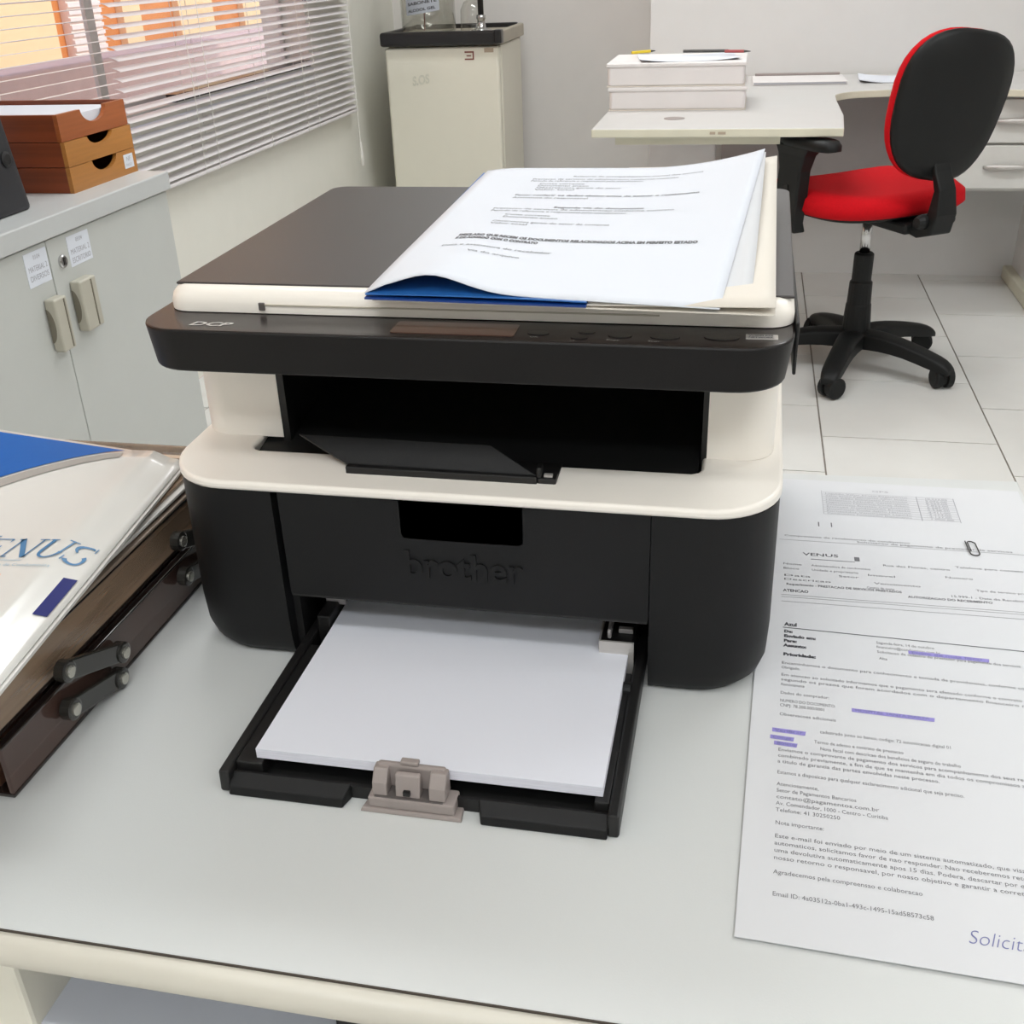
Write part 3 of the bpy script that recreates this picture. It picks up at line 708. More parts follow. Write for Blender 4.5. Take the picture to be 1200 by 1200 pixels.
# bullnose edging along the front
n = 12; prof = [(0.0005, 0.7485)] + [(-0.010 * math.sin(PI * i / n) - 0.0, 0.7385 + 0.0105 * math.cos(PI * i / n)) for i in range(n + 1)] + [(0.0005, 0.728)]
L0 = [bm.verts.new((DXL + 0.2, DYF - 0.0505 + a, z)) for a, z in prof]; L1 = [bm.verts.new((DXR + 0.2, DYF - 0.0505 + a, z)) for a, z in prof]
for i in range(len(prof) - 1): bm.faces.new([L0[i], L1[i], L1[i + 1], L0[i + 1]])
bm.faces.new(L0); bm.faces.new(list(reversed(L1))); bmesh.ops.recalc_face_normals(bm, faces=bm.faces[:])
obj('front_edging', bm, M['desk_edge'], dk, smooth=True)
obj('edge_seam', box(DXL + 0.2, DXR + 0.2, DYF - 0.0508, DYF - 0.0500, 0.7480, 0.7502), M['desk_seam'], dk)
obj('leg_panel', box(-0.20, -0.17, -0.29, 0.22, 0.02, 0.727), M['desk_leg'], dk, bevel=0.003)
obj('leg_panel', box(0.40, 0.43, -0.27, 0.28, 0.02, 0.727), M['desk_leg'], dk, bevel=0.003)
obj('foot', box(-0.215, -0.155, -0.30, 0.31, 0, 0.03), M['desk_leg'], dk, bevel=0.004)
obj('foot', box(0.385, 0.445, -0.30, 0.31, 0, 0.03), M['desk_leg'], dk, bevel=0.004)
obj('leg_panel', box(-0.585, -0.555, -0.27, 0.20, 0.0, 0.727), M['desk_leg'], dk, bevel=0.003)
obj('pull_out_shelf', box(-0.182, 0.0, -0.285, 0.20, 0.635, 0.65), M['tray_grey'], dk, bevel=0.002)
obj('shelf_runner', box(0.003, 0.02, -0.26, 0.20, 0.62, 0.727), M['blk2'], dk)

# ================================================================= PRINTER
pr = thing('laser_printer', 'black and cream multifunction laser printer on the grey desk', 'printer', (-0.16, 0.17, 0.75))
PX, PY, PZ = 0.16, -0.17, -0.75
def L(x, y, z): return (x + PX, y + PY, z + PZ)
def lb(x0, x1, y0, y1, z0, z1): return box(x0 + PX, x1 + PX, y0 + PY, y1 + PY, z0 + PZ, z1 + PZ)
def Lp(pts): return [(x + PX, y + PY) for x, y in pts]
XL, XR = -0.371, 0.033; YB = 0.345
def flare(x, y):  # the sides open slightly towards the back
    return x + (0.004 if x > -0.16 else -0.006) * max(0, y) / 0.34
# --- rounded side towers of the black lower body (left, right), taper towards the desk
def tower(name, x0, x1, y0, r, left):
    bm = bmesh.new()
    lv = [(0.7500, 0.016, 0.010), (0.7525, 0.011, 0.006), (0.758, 0.006, 0.003), (0.768, 0.0025, 0.001), (0.79, 0.001, 0.0), (0.884, 0.0, 0.0)]
    rings = []
    for z, dr, dy in lv:
        k = (0.884 - z) / 0.134
        if left: xa, xb = x0 - 0.003 * k + dr * 0.9, x1
        else: xa, xb = x0, x1 + 0.002 * k - dr * 0.9
        cor = (1, 0, 0, 0) if left else (0, 1, 0, 0)
        pts = rrect(xa, xb, y0 + dy, YB, r, 8, cor)
        rings.append([bm.verts.new(L(flare(x, y) if (x < -0.2 or x > 0.0) else x, y, z)) for x, y in pts])
    n = len(rings[0])
    for i in range(len(rings) - 1):
        for k in range(n): bm.faces.new([rings[i][k], rings[i][(k + 1) % n], rings[i + 1][(k + 1) % n], rings[i + 1][k]])
    bm.faces.new(list(reversed(rings[0]))); bm.faces.new(rings[-1]); bmesh.ops.recalc_face_normals(bm, faces=bm.faces[:])
    o = obj(name, bm, M['blk'], pr, smooth='angle')
    return o
tower('side_housing', XL, -0.2935, 0.001, 0.040, True)
tower('side_housing', -0.0435, XR, 0.0, 0.040, False)
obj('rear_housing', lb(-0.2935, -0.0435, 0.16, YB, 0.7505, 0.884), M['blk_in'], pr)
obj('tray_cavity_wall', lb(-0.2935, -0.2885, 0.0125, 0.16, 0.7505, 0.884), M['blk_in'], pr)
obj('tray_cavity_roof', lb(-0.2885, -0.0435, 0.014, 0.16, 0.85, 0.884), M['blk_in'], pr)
# --- front door with a grip recess
bm = bmesh.new()
x0, x1, z0, z1 = -0.2885, -0.0442, 0.806, 0.884
hx0, hx1, hz0, hz1, r = -0.2055, -0.1245, 0.8555, 0.8825, 0.004
hole = []
for (cx, cz, a0) in ((hx0 + r, hz0 + r, PI), (hx1 - r, hz0 + r, 1.5 * PI)):
    for i in range(5): a = a0 + 0.5 * PI * i / 4; hole.append((cx + r * math.cos(a), cz + r * math.sin(a)))
hole = [(hx0, hz1)] + hole + [(hx1, hz1)]
yf, yb = 0.0006, 0.012
def ring(pts, y): return [bm.verts.new(L(x, y, z)) for x, z in pts]
# front face pieces around the hole
outer = [(x0, z1), (x0, z0), (x1, z0), (x1, z1)]
for y, flip in ((yf, False), (yb, True)):
    h = ring(hole, y); o4 = ring(outer, y)
    loop = [o4[0], o4[1], o4[2], o4[3], h[-1]] + list(reversed(h[:-1]))
    f = bm.faces.new(loop if not flip else list(reversed(loop)))
    if y == yf: hf, of_ = h, o4
    else:
        for i in range(len(h) - 1): bm.faces.new([hf[i], hf[i + 1], h[i + 1], h[i]])
        for i in range(3): bm.faces.new([of_[i], o4[i], o4[i + 1], of_[i + 1]])
bmesh.ops.triangulate(bm, faces=[f for f in bm.faces if len(f.verts) > 4])
bmesh.ops.recalc_face_normals(bm, faces=bm.faces[:])
door = obj('front_door', bm, M['blk'], pr)
obj('grip_pocket', lb(hx0 - 0.002, hx1 + 0.002, 0.0122, 0.0132, hz0 - 0.002, hz1), M['blk_in'], door)
obj('grip_catch', lb(-0.186, hx1 - 0.002, 0.006, 0.0122, 0.864, 0.875), M['blk2'], door, bevel=0.001)
obj('door_lower_lip', lb(x0, x1, 0.001, 0.010, 0.8035, 0.806), M['blk2'], door, bevel=0.001)
# embossed name
me = text_mesh('brother', 0.029, width=0.079, bold=0.0006, extrude=0.0011)
o = bpy.data.objects.new('embossed_lettering', me); COL.objects.link(o); me.materials.append(M['blk']); o.parent = door
o.location = L(-0.2050, 0.0004, 0.8275); o.rotation_euler = (PI / 2, 0, 0)
for v in me.vertices: v.co.y *= 0.95
# --- cream shelf ring (front ledge) with a cut-out
YO = 0.044; OX0, OX1 = -0.3235, -0.0165
def shelf_outline(inset=0.0):
    p = rrect(XL - 0.001, XR + 0.001, -0.002, YB, 0.044, 10, (1, 1, 0, 0))
    return p
bm = bmesh.new()
pts = shelf_outline()
# build as U: front strip plus side arms, sloping gently up to the back
front = [p for p in pts if p[1] < 0.2]
def zt(y): return 0.8905 + 0.012 * min(1, max(0, (y + 0.002) / 0.07)) * 0.35
polyU = front[:]                             # from left side round the front to right side
left_top = (XL - 0.001, YB); right_top = (XR + 0.001, YB)
polyU = [(XL - 0.001, YB)] + front + [(XR + 0.001, YB), (OX1, YB), (OX1, YO + 0.006), (OX1 - 0.002, YO + 0.002), (OX1 - 0.006, YO), (OX0 + 0.006, YO), (OX0 + 0.002, YO + 0.002), (OX0, YO + 0.006), (OX0, YB)]
prism(bm, polyU, 0, 0, topf=lambda x, y, t: L(flare(x, y) if (x < -0.33 or x > 0) else x, y, zt(y) if t else 0.884))
obj('paper_shelf', bm, M['cream'], pr, smooth='angle', bevel=0.0022, seg=3)
# --- cream columns beside the output opening
for (a, b, side) in ((-0.3715, -0.3085, 0), (-0.0140, 0.0290, 1)):
    bm = bmesh.new()
    p = rrect(a, b, 0.066, YB, 0.022, 8, (1, 0, 0, 0) if side == 0 else (0, 1, 0, 0))
    ys = min(q[1] for q in p)
    lo = []; hi = []
    prism(bm, p, 0, 0, topf=lambda x, y, t: L(x, y - (0.0 if t else 0.0), 0.968 if t else 0.8935))
    bmesh.ops.recalc_face_normals(bm, faces=bm.faces[:])
    obj('column', bm, M['cream'], pr, smooth='angle')
# black inner lining of the opening
bm = bmesh.new()
def quad(bm, a, b, c, d): bm.faces.new([bm.verts.new(L(*p)) for p in (a, b, c, d)])
def slab(bm, P0, P1, th):   # extruded polygon between corresponding outlines
    a = [bm.verts.new(L(*p)) for p in P0]; b = [bm.verts.new(L(*p)) for p in P1]; n = len(a)
    bm.faces.new(a); bm.faces.new(list(reversed(b)))
    for i in range(n): bm.faces.new([a[i], b[i], b[(i + 1) % n], a[(i + 1) % n]])
for (a, b) in ((-0.3095, -0.3035), (-0.0175, -0.0135)):
    obj('opening_side_wall', lb(a, b, 0.0665, 0.30, 0.8845, 0.966), M['blk2'], pr)
bm = bmesh.new()
slab(bm, [(-0.3225, YO + 0.001, 0.8842), (-0.0185, YO + 0.001, 0.8842), (-0.0185, 0.30, 0.8842), (-0.3225, 0.30, 0.8842)],
     [(-0.3225, YO + 0.001, 0.8865), (-0.0185, YO + 0.001, 0.8865), (-0.0185, 0.30, 0.935), (-0.3225, 0.30, 0.935)], 0)
bmesh.ops.recalc_face_normals(bm, faces=bm.faces[:])
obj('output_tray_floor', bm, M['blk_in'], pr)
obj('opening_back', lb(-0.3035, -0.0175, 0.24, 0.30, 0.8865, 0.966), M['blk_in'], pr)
obj('output_roller_bar', lb(-0.24, -0.09, 0.225, 0.24, 0.944, 0.952), M['blk2'], pr, bevel=0.003)
# output flap, folded, tilted up at its back
bm = bmesh.new()
P0 = [(-0.246, 0.0225, 0.8965), (-0.118, 0.0205, 0.8965), (-0.151, 0.034, 0.9105), (-0.284, 0.036, 0.9105)]
P1 = [(x, y + 0.0025, z - 0.003) for x, y, z in P0]
slab(bm, P0, P1, 0); bmesh.ops.recalc_face_normals(bm, faces=bm.faces[:])
fl = obj('output_flap', bm, M['blk'], pr, bevel=0.0008)
obj('flap_hinge', lb(-0.246, -0.118, 0.018, 0.030, 0.8905, 0.8965), M['blk2'], fl, bevel=0.001)
obj('hinge_pin', lb(-0.118, -0.106, 0.019, 0.030, 0.8908, 0.8955), M['blk2'], fl, bevel=0.001)
obj('hinge_pin', lb(-0.1185, -0.115, 0.019, 0.027, 0.8955, 0.9025), M['blk2'], fl, bevel=0.001)
obj('hinge_clip', lb(-0.114, -0.1085, 0.021, 0.024, 0.8955, 0.8970), M['silver'], fl)
# front half of the shelf slot the hinge sits in
obj('hinge_slot', lb(-0.247, -0.106, 0.0285, YO + 0.002, 0.888, 0.8940), M['blk2'], pr)
# --- control panel / scanner unit
bm = bmesh.new()
po = rrect(-0.3715, 0.0335, -0.001, 0.335, 0.030, 9, (1, 1, 0, 0))
def pan(x, y, t):
    k = 0.0 if t else 0.004
    return L((x + k if x < -0.17 else x - k) , y + (0.0 if t else 0.001 * 0), 0.9925 if t else 0.9655)
prism(bm, po, 0, 0, topf=pan); bm.normal_update()
for f in bm.faces: f.material_index = 1 if f.normal.z > 0.5 else 0
obj('control_panel', bm, [M['panelf'], M['panel']], pr, smooth='angle', bevel=0.0015)
obj('scanner_side', lb(0.0338, 0.0358, 0.036, 0.325, 0.9645, 0.9965), M['blk2'], pr, bevel=0.0008)
bm = bmesh.new(); prism(bm, Lp(rrect(-0.2035, -0.1275, 0.007, 0.0285, 0.002, 3)), 0.9924 + PZ, 0.9930 + PZ); obj('display', bm, M['lcd'], pr)
for (x, y, w_, d_) in ((-0.114, 0.0145, 0.013, 0.008), (-0.086, 0.019, 0.010, 0.006), (-0.089, 0.0085, 0.010, 0.006), (-0.066, 0.0145, 0.014, 0.009), (-0.040, 0.0145, 0.017, 0.010), (-0.008, 0.0165, 0.020, 0.011)):
    bm = bmesh.new(); prism(bm, Lp([(x + w_ / 2 * math.cos(a * PI / 10), y + d_ / 2 * math.sin(a * PI / 10)) for a in range(20)]), 0.9922 + PZ, 0.9930 + PZ)
    obj('button', bm, M['btn'], pr, bevel=0.0002)
bm = bmesh.new()
flat = lambda ox, oy: (lambda a, b, c: L(ox + a, oy + b, 0.99275))
add_text(bm, 'DCP', 0.010, flat(-0.3355, 0.0090), 0.028, 0.0003, 0.25)
for (x, y, s) in ((-0.118, 0.006, 'OK'), (-0.0935, 0.0015, '-+'), (-0.073, 0.005, 'Copy'), (-0.049, 0.005, 'Scan')):
    add_text(bm, s, 0.0035, flat(x, y))
obj('panel_lettering', bm, M['silver'], pr)
obj('rating_label', lb(0.0055, 0.0235, 0.0155, 0.0235, 0.9925, 0.9929), M['silver'], pr)
bm = bmesh.new(); add_text(bm, 'WIRELESS', 0.003, lambda a, b, c: L(0.007 + a, 0.0202 + b, 0.99305), 0.014, 0.0001); add_text(bm, 'NETWORK', 0.003, lambda a, b, c: L(0.007 + a, 0.0168 + b, 0.99305), 0.014, 0.0001)
obj('label_lettering', bm, M['inkd'], pr)
# --- scanner lid
bm = bmesh.new()
lo = rrect(-0.3640, 0.0325, 0.036, 0.375, 0.016, 6)
def lid_ring(inset, z): return [bm.verts.new(L(flare(x, y), y, z)) for x, y in rrect(-0.3640 + inset, 0.0325 - inset, 0.036 + inset * 1.2, 0.372 - inset, max(0.004, 0.016 - inset), 6)]
rings = [lid_ring(0.0, 0.9930), lid_ring(0.0, 0.9985), lid_ring(0.0012, 1.0025), lid_ring(0.004, 1.0058), lid_ring(0.0085, 1.0072)]
n = len(rings[0])
for i in range(len(rings) - 1):
    for k in range(n): bm.faces.new([rings[i][k], rings[i][(k + 1) % n], rings[i + 1][(k + 1) % n], rings[i + 1][k]])
bm.faces.new(list(reversed(rings[0]))); bm.faces.new(rings[-1]); bmesh.ops.recalc_face_normals(bm, faces=bm.faces[:])
lid = obj('scanner_lid', bm, M['cream'], pr, smooth='angle')
bm = bmesh.new()
prism(bm, [(flare(x, y) + PX, y + PY) for x, y in rrect(-0.3605, 0.0318, 0.0500, 0.371, 0.014, 6, (0, 0, 1, 1))], 1.0064 + PZ, 1.0082 + PZ)
obj('lid_top_plate', bm, M['lidtop'], lid, bevel=0.0008)
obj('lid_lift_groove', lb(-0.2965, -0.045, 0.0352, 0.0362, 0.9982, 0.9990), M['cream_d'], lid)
obj('groove_end', lb(-0.2985, -0.2945, 0.0346, 0.0362, 0.9950, 1.0000), M['guide_d'], lid, bevel=0.0004)
# --- paper tray (input cassette, pulled open on the desk)
ty0, ty1 = -0.136, 0.10
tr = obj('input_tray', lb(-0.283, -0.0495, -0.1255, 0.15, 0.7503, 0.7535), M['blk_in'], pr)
for (a, b) in ((-0.2865, -0.2795), (-0.0535, -0.0465)):
    bm = bmesh.new()
    lo_ = [(a, -0.136, 0.7503), (b, -0.136, 0.7503), (b, 0.15, 0.7503), (a, 0.15, 0.7503)]
    hi_ = [(a, -0.135, 0.7650), (b, -0.135, 0.7650), (b, 0.15, 0.7690), (a, 0.15, 0.7690)]
    slab(bm, lo_, hi_, 0); bmesh.ops.recalc_face_normals(bm, faces=bm.faces[:]); obj('tray_side_rail', bm, M['blk2'], tr, bevel=0.0015)
for (a, b) in ((-0.2795, -0.2625), (-0.0620, -0.0535)): obj('inner_ledge', lb(a, b, -0.125, 0.0, 0.7535, 0.7652), M['blk2'], tr, bevel=0.0008)
for (a, b, nl) in ((-0.2800, -0.2085, 1), (-0.1255, -0.0530, 0)):
    bm = bmesh.new()
    xa, xb = (a, b + 0.003) if nl else (a - 0.003, b)
    lo_ = [(a, -0.1385, 0.7503), (b, -0.1385, 0.7503), (xb if nl else b, -0.1285, 0.7503), (xa, -0.1285, 0.7503)]
    hi_ = [(a, -0.1370, 0.7560), (b, -0.1370, 0.7560), (xb if nl else b, -0.1285, 0.7610), (xa, -0.1285, 0.7610)]
    slab(bm, lo_, hi_, 0); bmesh.ops.recalc_face_normals(bm, faces=bm.faces[:]); obj('tray_front_lip', bm, M['blk'], tr, bevel=0.0008)
obj('tray_front_wall', lb(-0.2800, -0.0530, -0.1285, -0.1255, 0.7503, 0.7590), M['blk2'], tr)
# rear-end width guides
bm = bmesh.new()
gx = -0.0650
obj('width_guide', lb(-0.0760, -0.0545, 0.012, 0.055, 0.7540, 0.7800), M['blk2'], tr, bevel=0.001)
obj('guide_rim', lb(-0.0770, -0.0538, 0.0105, 0.0122, 0.7540, 0.7815), M['silver'], tr)
obj('guide_rim', lb(-0.0775, -0.0762, 0.0122, 0.040, 0.7740, 0.7815), M['lever'], tr)
obj('guide_lever', lb(-0.0722, -0.0695, 0.016, 0.044, 0.7800, 0.7870), M['lever'], tr, bevel=0.0012, seg=3)
obj('guide_bar', lb(-0.0655, -0.0555, 0.024, 0.028, 0.7800, 0.7835), M['lever'], tr, bevel=0.0006)
obj('guide_stud', lb(-0.0590, -0.0565, 0.046, 0.050, 0.7800, 0.7850), M['silver'], tr)
bm = bmesh.new(); tube(bm, [L(-0.0575, -0.018, 0.7650), L(-0.0525, -0.018, 0.7650)], 0.005, 14); obj('rail_roller', bm, M['blk'], tr)
obj('width_guide', lb(-0.2785, -0.2690, 0.014, 0.050, 0.7540, 0.7800), M['blk2'], tr, bevel=0.001)
obj('guide_rim', lb(-0.2785, -0.2640, 0.034, 0.0365, 0.7780, 0.7850), M['lever'], tr)
bm = bmesh.new()
for k, yy in enumerate((-0.02, -0.012, -0.004)): bx(bm, -0.2785 + PX, -0.2755 + PX, yy + PY, yy + 0.004 + PY, 0.757 + PZ, 0.7635 + PZ)
obj('rail_ribs', bm, M['blk'], tr)
# length guide: grey three-humped clip at the front
GY, GK = 0.003, 0.97
def gb(x0, x1, y0, y1, z0, z1): return lb(x0, x1, y0 + GY, y1 + GY, 0.75 + (z0 - 0.75) * GK, 0.75 + (z1 - 0.75) * GK)
def gsl(bm, P0, P1, th): slab(bm, [(x, y + GY, 0.75 + (z - 0.75) * GK) for x, y, z in P0], [(x, y + GY, 0.75 + (z - 0.75) * GK) for x, y, z in P1], th)
lg = obj('length_guide', gb(-0.1930, -0.1410, -0.1395, -0.1250, 0.7525, 0.7600), M['guide'], pr, bevel=0.0012)
bm = bmesh.new()
gsl(bm, [(-0.1975, -0.1415, 0.7502), (-0.1365, -0.1415, 0.7502), (-0.1385, -0.116, 0.7502), (-0.1925, -0.116, 0.7502)],
     [(-0.1965, -0.1405, 0.7527), (-0.1370, -0.1405, 0.7527), (-0.1390, -0.116, 0.7527), (-0.1920, -0.116, 0.7527)], 0)
bmesh.ops.recalc_face_normals(bm, faces=bm.faces[:]); obj('guide_base', bm, M['guide'], lg, bevel=0.0005)
for (a, b) in ((-0.1905, -0.1815), (-0.1565, -0.1465)):
    bm = bmesh.new()
    gsl(bm, [(a, -0.1375, 0.7600), (a, -0.1365, 0.7690), (a, -0.1310, 0.7760), (a, -0.1250, 0.7760), (a, -0.1245, 0.7600)],
         [(b, -0.1375, 0.7600), (b, -0.1365, 0.7690), (b, -0.1310, 0.7760), (b, -0.1250, 0.7760), (b, -0.1245, 0.7600)], 0)
    bmesh.ops.recalc_face_normals(bm, faces=bm.faces[:]); obj('guide_hump', bm, M['guide'], lg, bevel=0.001)
bm = bmesh.new()
gsl(bm, [(-0.1765, -0.1370, 0.7600), (-0.1770, -0.1340, 0.7745), (-0.1765, -0.1310, 0.7755), (-0.1765, -0.1290, 0.7600)],
     [(-0.1620, -0.1370, 0.7600), (-0.1615, -0.1340, 0.7745), (-0.1620, -0.1310, 0.7755), (-0.1620, -0.1290, 0.7600)], 0)
bmesh.ops.recalc_face_normals(bm, faces=bm.faces[:]); obj('guide_tab', bm, M['guide'], lg, bevel=0.0008)
obj('tab_slot', gb(-0.1715, -0.1675, -0.1382, -0.1360, 0.7625, 0.7655), M['blk2'], lg)
obj('guide_back', gb(-0.1890, -0.1480, -0.1285, -0.1245, 0.7600, 0.7772), M['guide'], lg, bevel=0.0015)
obj('guide_back_tab', gb(-0.1750, -0.1640, -0.1285, -0.1240, 0.7772, 0.7800), M['guide'], lg, bevel=0.0008)
obj('guide_well', gb(-0.1890, -0.1480, -0.1385, -0.1260, 0.7600, 0.7608), M['guide_d'], lg)
# paper loaded in the tray
ps = thing('paper_ream', 'white blank copy paper loaded in the open printer tray', 'paper', (-0.1625, 0.0, 0.7655))
def ream(u, v):
    return Vector(((u - 0.5) * 0.2100, -0.1205 + v * 0.26, 0.0068 + 0.010 * max(0, (v - 0.45) / 0.55) ** 2))
bm = bmesh.new()
surf(bm, lambda u, v: ream(u, v), 8, 12, 0.0008); obj('top_sheet', bm, M['paper2'], ps, smooth=False)
bm = bmesh.new(); surf(bm, lambda u, v: ream(u, v) + Vector((0, 0, -0.0008)), 8, 12, 0.0060); obj('page_block', bm, M['paper_e'], ps)

# ================================================================= FOLDERS ON THE PRINTER LID
Z0 = 1.0084
cf = thing('cream_folder', 'cream card folder with raised right corner on the printer lid', 'folder', (-0.10, 0.18, Z0))
def W(x, y, z): return Vector((x + 0.10, y - 0.18, z - Z0))
def lerp(a, b, t): return a + (b - a) * t
def quadmap(FL, FR, BR, BL):
    def f(u, v):
        a = [lerp(FL[i], FR[i], u) for i in range(3)]; b = [lerp(BL[i], BR[i], u) for i in range(3)]
        return Vector([lerp(a[i], b[i], v) for i in range(3)])
    return f
base = quadmap((-0.216, 0.018, Z0 + 0.0009), (0.0205, 0.0085, Z0 + 0.0009), (0.0235, 0.345, Z0 + 0.001), (-0.216, 0.345, Z0 + 0.001))
bm = bmesh.new()
surf(bm, lambda u, v: W(*(base(u, v))) + Vector((0, 0, 0.0)), 10, 8, 0.0008); obj('back_cover', bm, M['cardc'], cf)
# cover flap lifted over the papers towards the back right
def flapf(u, v):
    p = base(u, v); lift = 0.0045 + 0.0250 * (u ** 3) * (v ** 1.3) + 0.0165 * v * (1 - u ** 2)
    lift -= 0.003 * (1 - abs(2 * u - 1.1)) * (1 - v)
    return Vector((p.x, p.y, Z0 + 0.001 + lift))
bm = bmesh.new(); surf(bm, lambda u, v: W(*flapf(0.5 + 0.5 * u, v)), 14, 14, 0.0006); obj('front_cover', bm, M['cardc'], cf, smooth=True)
# papers stacked inside (gives the pile its height)
# blue folder
bf = thing('blue_folder', 'blue folder peeking out under white sheets on the printer', 'folder', (-0.10, 0.18, Z0 + 0.002))
def WB(x, y, z): return Vector((x + 0.10, y - 0.18, z - Z0 - 0.002))
bb = quadmap((-0.2195, 0.0140, 0), (-0.085, 0.0085, 0), (-0.085, 0.335, 0), (-0.2235, 0.352, 0))
def blue_lo(u, v): p = bb(u, v); return WB(p.x, p.y, Z0 + 0.0032 + 0.008 * v)
bm = bmesh.new(); surf(bm, blue_lo, 10, 8, 0.0012); obj('back_cover', bm, M['blued'], bf)
def blue_mid(u, v): p = bb(u, v); return WB(p.x, p.y + 0.002, Z0 + 0.0050 + 0.0008 * math.sin(PI * u) + 0.010 * v)
bm = bmesh.new(); surf(bm, blue_mid, 10, 8, 0.0008); obj('front_cover', bm, M['blue'], bf)
obj('inner_pages', (lambda bm: (surf(bm, lambda u, v: (lambda p: WB(p.x, p.y, Z0 + 0.0058 + 0.0100 * v))(bb(0.10 + 0.88 * u, 0.22 + 0.76 * v)), 8, 8, 0.0006), bm)[1])(bmesh.new()), M['paper'], bf)
# printed sheets on top
top = quadmap((-0.2210, 0.0185, 0), (-0.0100, 0.0085, 0), (0.0135, 0.340, 0), (-0.2130, 0.338, 0))
def sheet_z(u, v):
    z = Z0 + 0.0068 + 0.0150 * v ** 0.9
    bulge = math.exp(-((u - 0.20) / 0.13) ** 2) * (1 - v) ** 3 * 0.0105
    z += bulge - 0.0030 * (1 - v) ** 2 * (1 if u < 0.06 else 0) * (1 - u / 0.06)
    z += 0.0150 * max(0, (u - 0.55) / 0.45) ** 2.0 * v ** 1.2
    z -= 0.0035 * (1 - v) ** 2 * max(0, (u - 0.35) / 0.65)
    return z
def sheet_f(u, v, dz=0.0):
    p = top(u, v); y = p.y
    if v > 0.5: y -= 0.012 * max(0, (0.10 - u) / 0.10) ** 2 * (v - 0.5) * 2
    return Vector((p.x, y, sheet_z(min(max(u, 0), 1), min(max(v, 0), 1)) + dz))
st = thing('printed_sheets', 'curled white printed pages lying on the blue folder on the printer', 'paper', (-0.10, 0.18, Z0 + 0.006))
def WS(p): return Vector((p.x + 0.10, p.y - 0.18, p.z - Z0 - 0.006))
bm = bmesh.new(); surf(bm, lambda u, v: WS(sheet_f(u, v)), 32, 32, 0.0004); obj('top_page', bm, M['paper'], st, smooth=True)
bm = bmesh.new(); surf(bm, lambda u, v: WS(sheet_f(0.55 + u * (0.525 - 0.07 * v), 0.055 + v * 0.93, -0.0012)), 16, 16, 0.0004); obj('second_page', bm, M['paper3'], st, smooth=True)
# text on the top page: page is 0.21 wide, 0.31 deep in its own units
TXT = bmesh.new()
def onpage(u0, v0, slant=0.0):
    return lambda a, b, c: tuple(WS(sheet_f(u0 + a / 0.218, v0 + b / 0.315, 0.0003)))
lines_ = [(0.34, 0.895, 'Relatorio de acompanhamento mensal dos servicos', 0.46, 0), (0.20, 0.865, 'Prestacao de servicos de administracao conforme contrato', 0.52, 0), (0.20, 0.845, 'Periodo de referencia e responsavel pelo atendimento', 0.40, 0),
          (0.24, 0.815, 'Conta corrente', 0.16, 0), (0.24, 0.795, 'Documento anexo', 0.18, 0), (0.24, 0.775, 'Observacoes gerais do setor', 0.30, 0), (0.24, 0.755, 'Valor total', 0.14, 0),
          (0.19, 0.700, 'Favor conferir os dados abaixo antes de assinar o recebimento', 0.63, 1), (0.19, 0.675, 'Assinatura do responsavel', 0.26, 0),
          (0.36, 0.590, 'Segunda via do documento', 0.30, 1), (0.16, 0.570, 'Prestacao de servicos de administracao conforme contrato', 0.60, 0), (0.16, 0.550, 'Periodo de referencia e responsavel pelo atendimento', 0.45, 0),
          (0.22, 0.515, 'Conta corrente', 0.15, 0), (0.22, 0.495, 'Documento anexo', 0.18, 0), (0.20, 0.455, 'Observacoes gerais do setor de compras', 0.38, 0), (0.20, 0.435, 'Valor total', 0.12, 0),
          (0.14, 0.330, 'DECLARO QUE RECEBI OS DOCUMENTOS RELACIONADOS ACIMA EM PERFEITO ESTADO', 0.74, 2), (0.14, 0.305, 'E DE ACORDO COM O CONTRATO', 0.26, 2),
          (0.12, 0.245, 'Data e assinatura do recebedor', 0.34, 0), (0.22, 0.20, 'Via do arquivo', 0.16, 0)]
for (u0, v0, s, wd, b) in lines_:
    add_text(TXT, s, 0.0058 if b < 2 else 0.0066, onpage(u0, v0), wd * 0.218, (0, 0.00012, 0.0004)[b])
o = obj('printed_text', TXT, M['ink'], st); o['kind'] = 'stuff'

# ================================================================= PAPERS RIGHT OF THE PRINTER
def flat_sheet(name, label, x0, x1, y0, y1, z, rz=0.0, lift=0.0, m='paper3'):
    t = thing(name, label, 'paper', ((x0 + x1) / 2, (y0 + y1) / 2, z), rz, group='printed pages right of the printer')
    w_, d_ = x1 - x0, y1 - y0
    bm = bmesh.new(); surf(bm, lambda u, v: Vector(((u - .5) * w_, (v - .5) * d_, 0.0004)), 4, 4, 0.0004)
    obj('page', bm, M[m], t)
    return t, (lambda ox, oy: (lambda a, b, c: (ox + a - (x0 + x1) / 2, oy + b - (y0 + y1) / 2, 0.00055)))
ZD = 0.7502
PW = 0.213
# rear copy with table and form header
t3, f3 = flat_sheet('printed_page', 'photocopied form page with grey table at the desk back edge', 0.0425, 0.2545, 0.048, 0.345, ZD)
bm = bmesh.new()
def rl(x0, x1, y, th=0.0005, f=f3): rect_on(bm, x0, x1, y, y + th, f(0, 0))
def vl(x, y0, y1, th=0.0005, f=f3): rect_on(bm, x, x + th, y0, y1, f(0, 0))
for k in range(11): rl(0.084, 0.196 + (0.0 if k else 0), 0.278 + k * 0.0043, 0.00035)
vl(0.084, 0.278, 0.3245, 0.0004); vl(0.196, 0.276, 0.322, 0.0007); vl(0.165, 0.276, 0.322, 0.0007)
obj('table_lines', bm, M['inkl'], t3)
bm = bmesh.new()
words = ['Condominio', 'Fornecedor', 'Documento', 'Emissao', 'Vencimento', 'Pagamento', 'Historico', 'Conta debito', 'Valor bruto', 'Liquido']
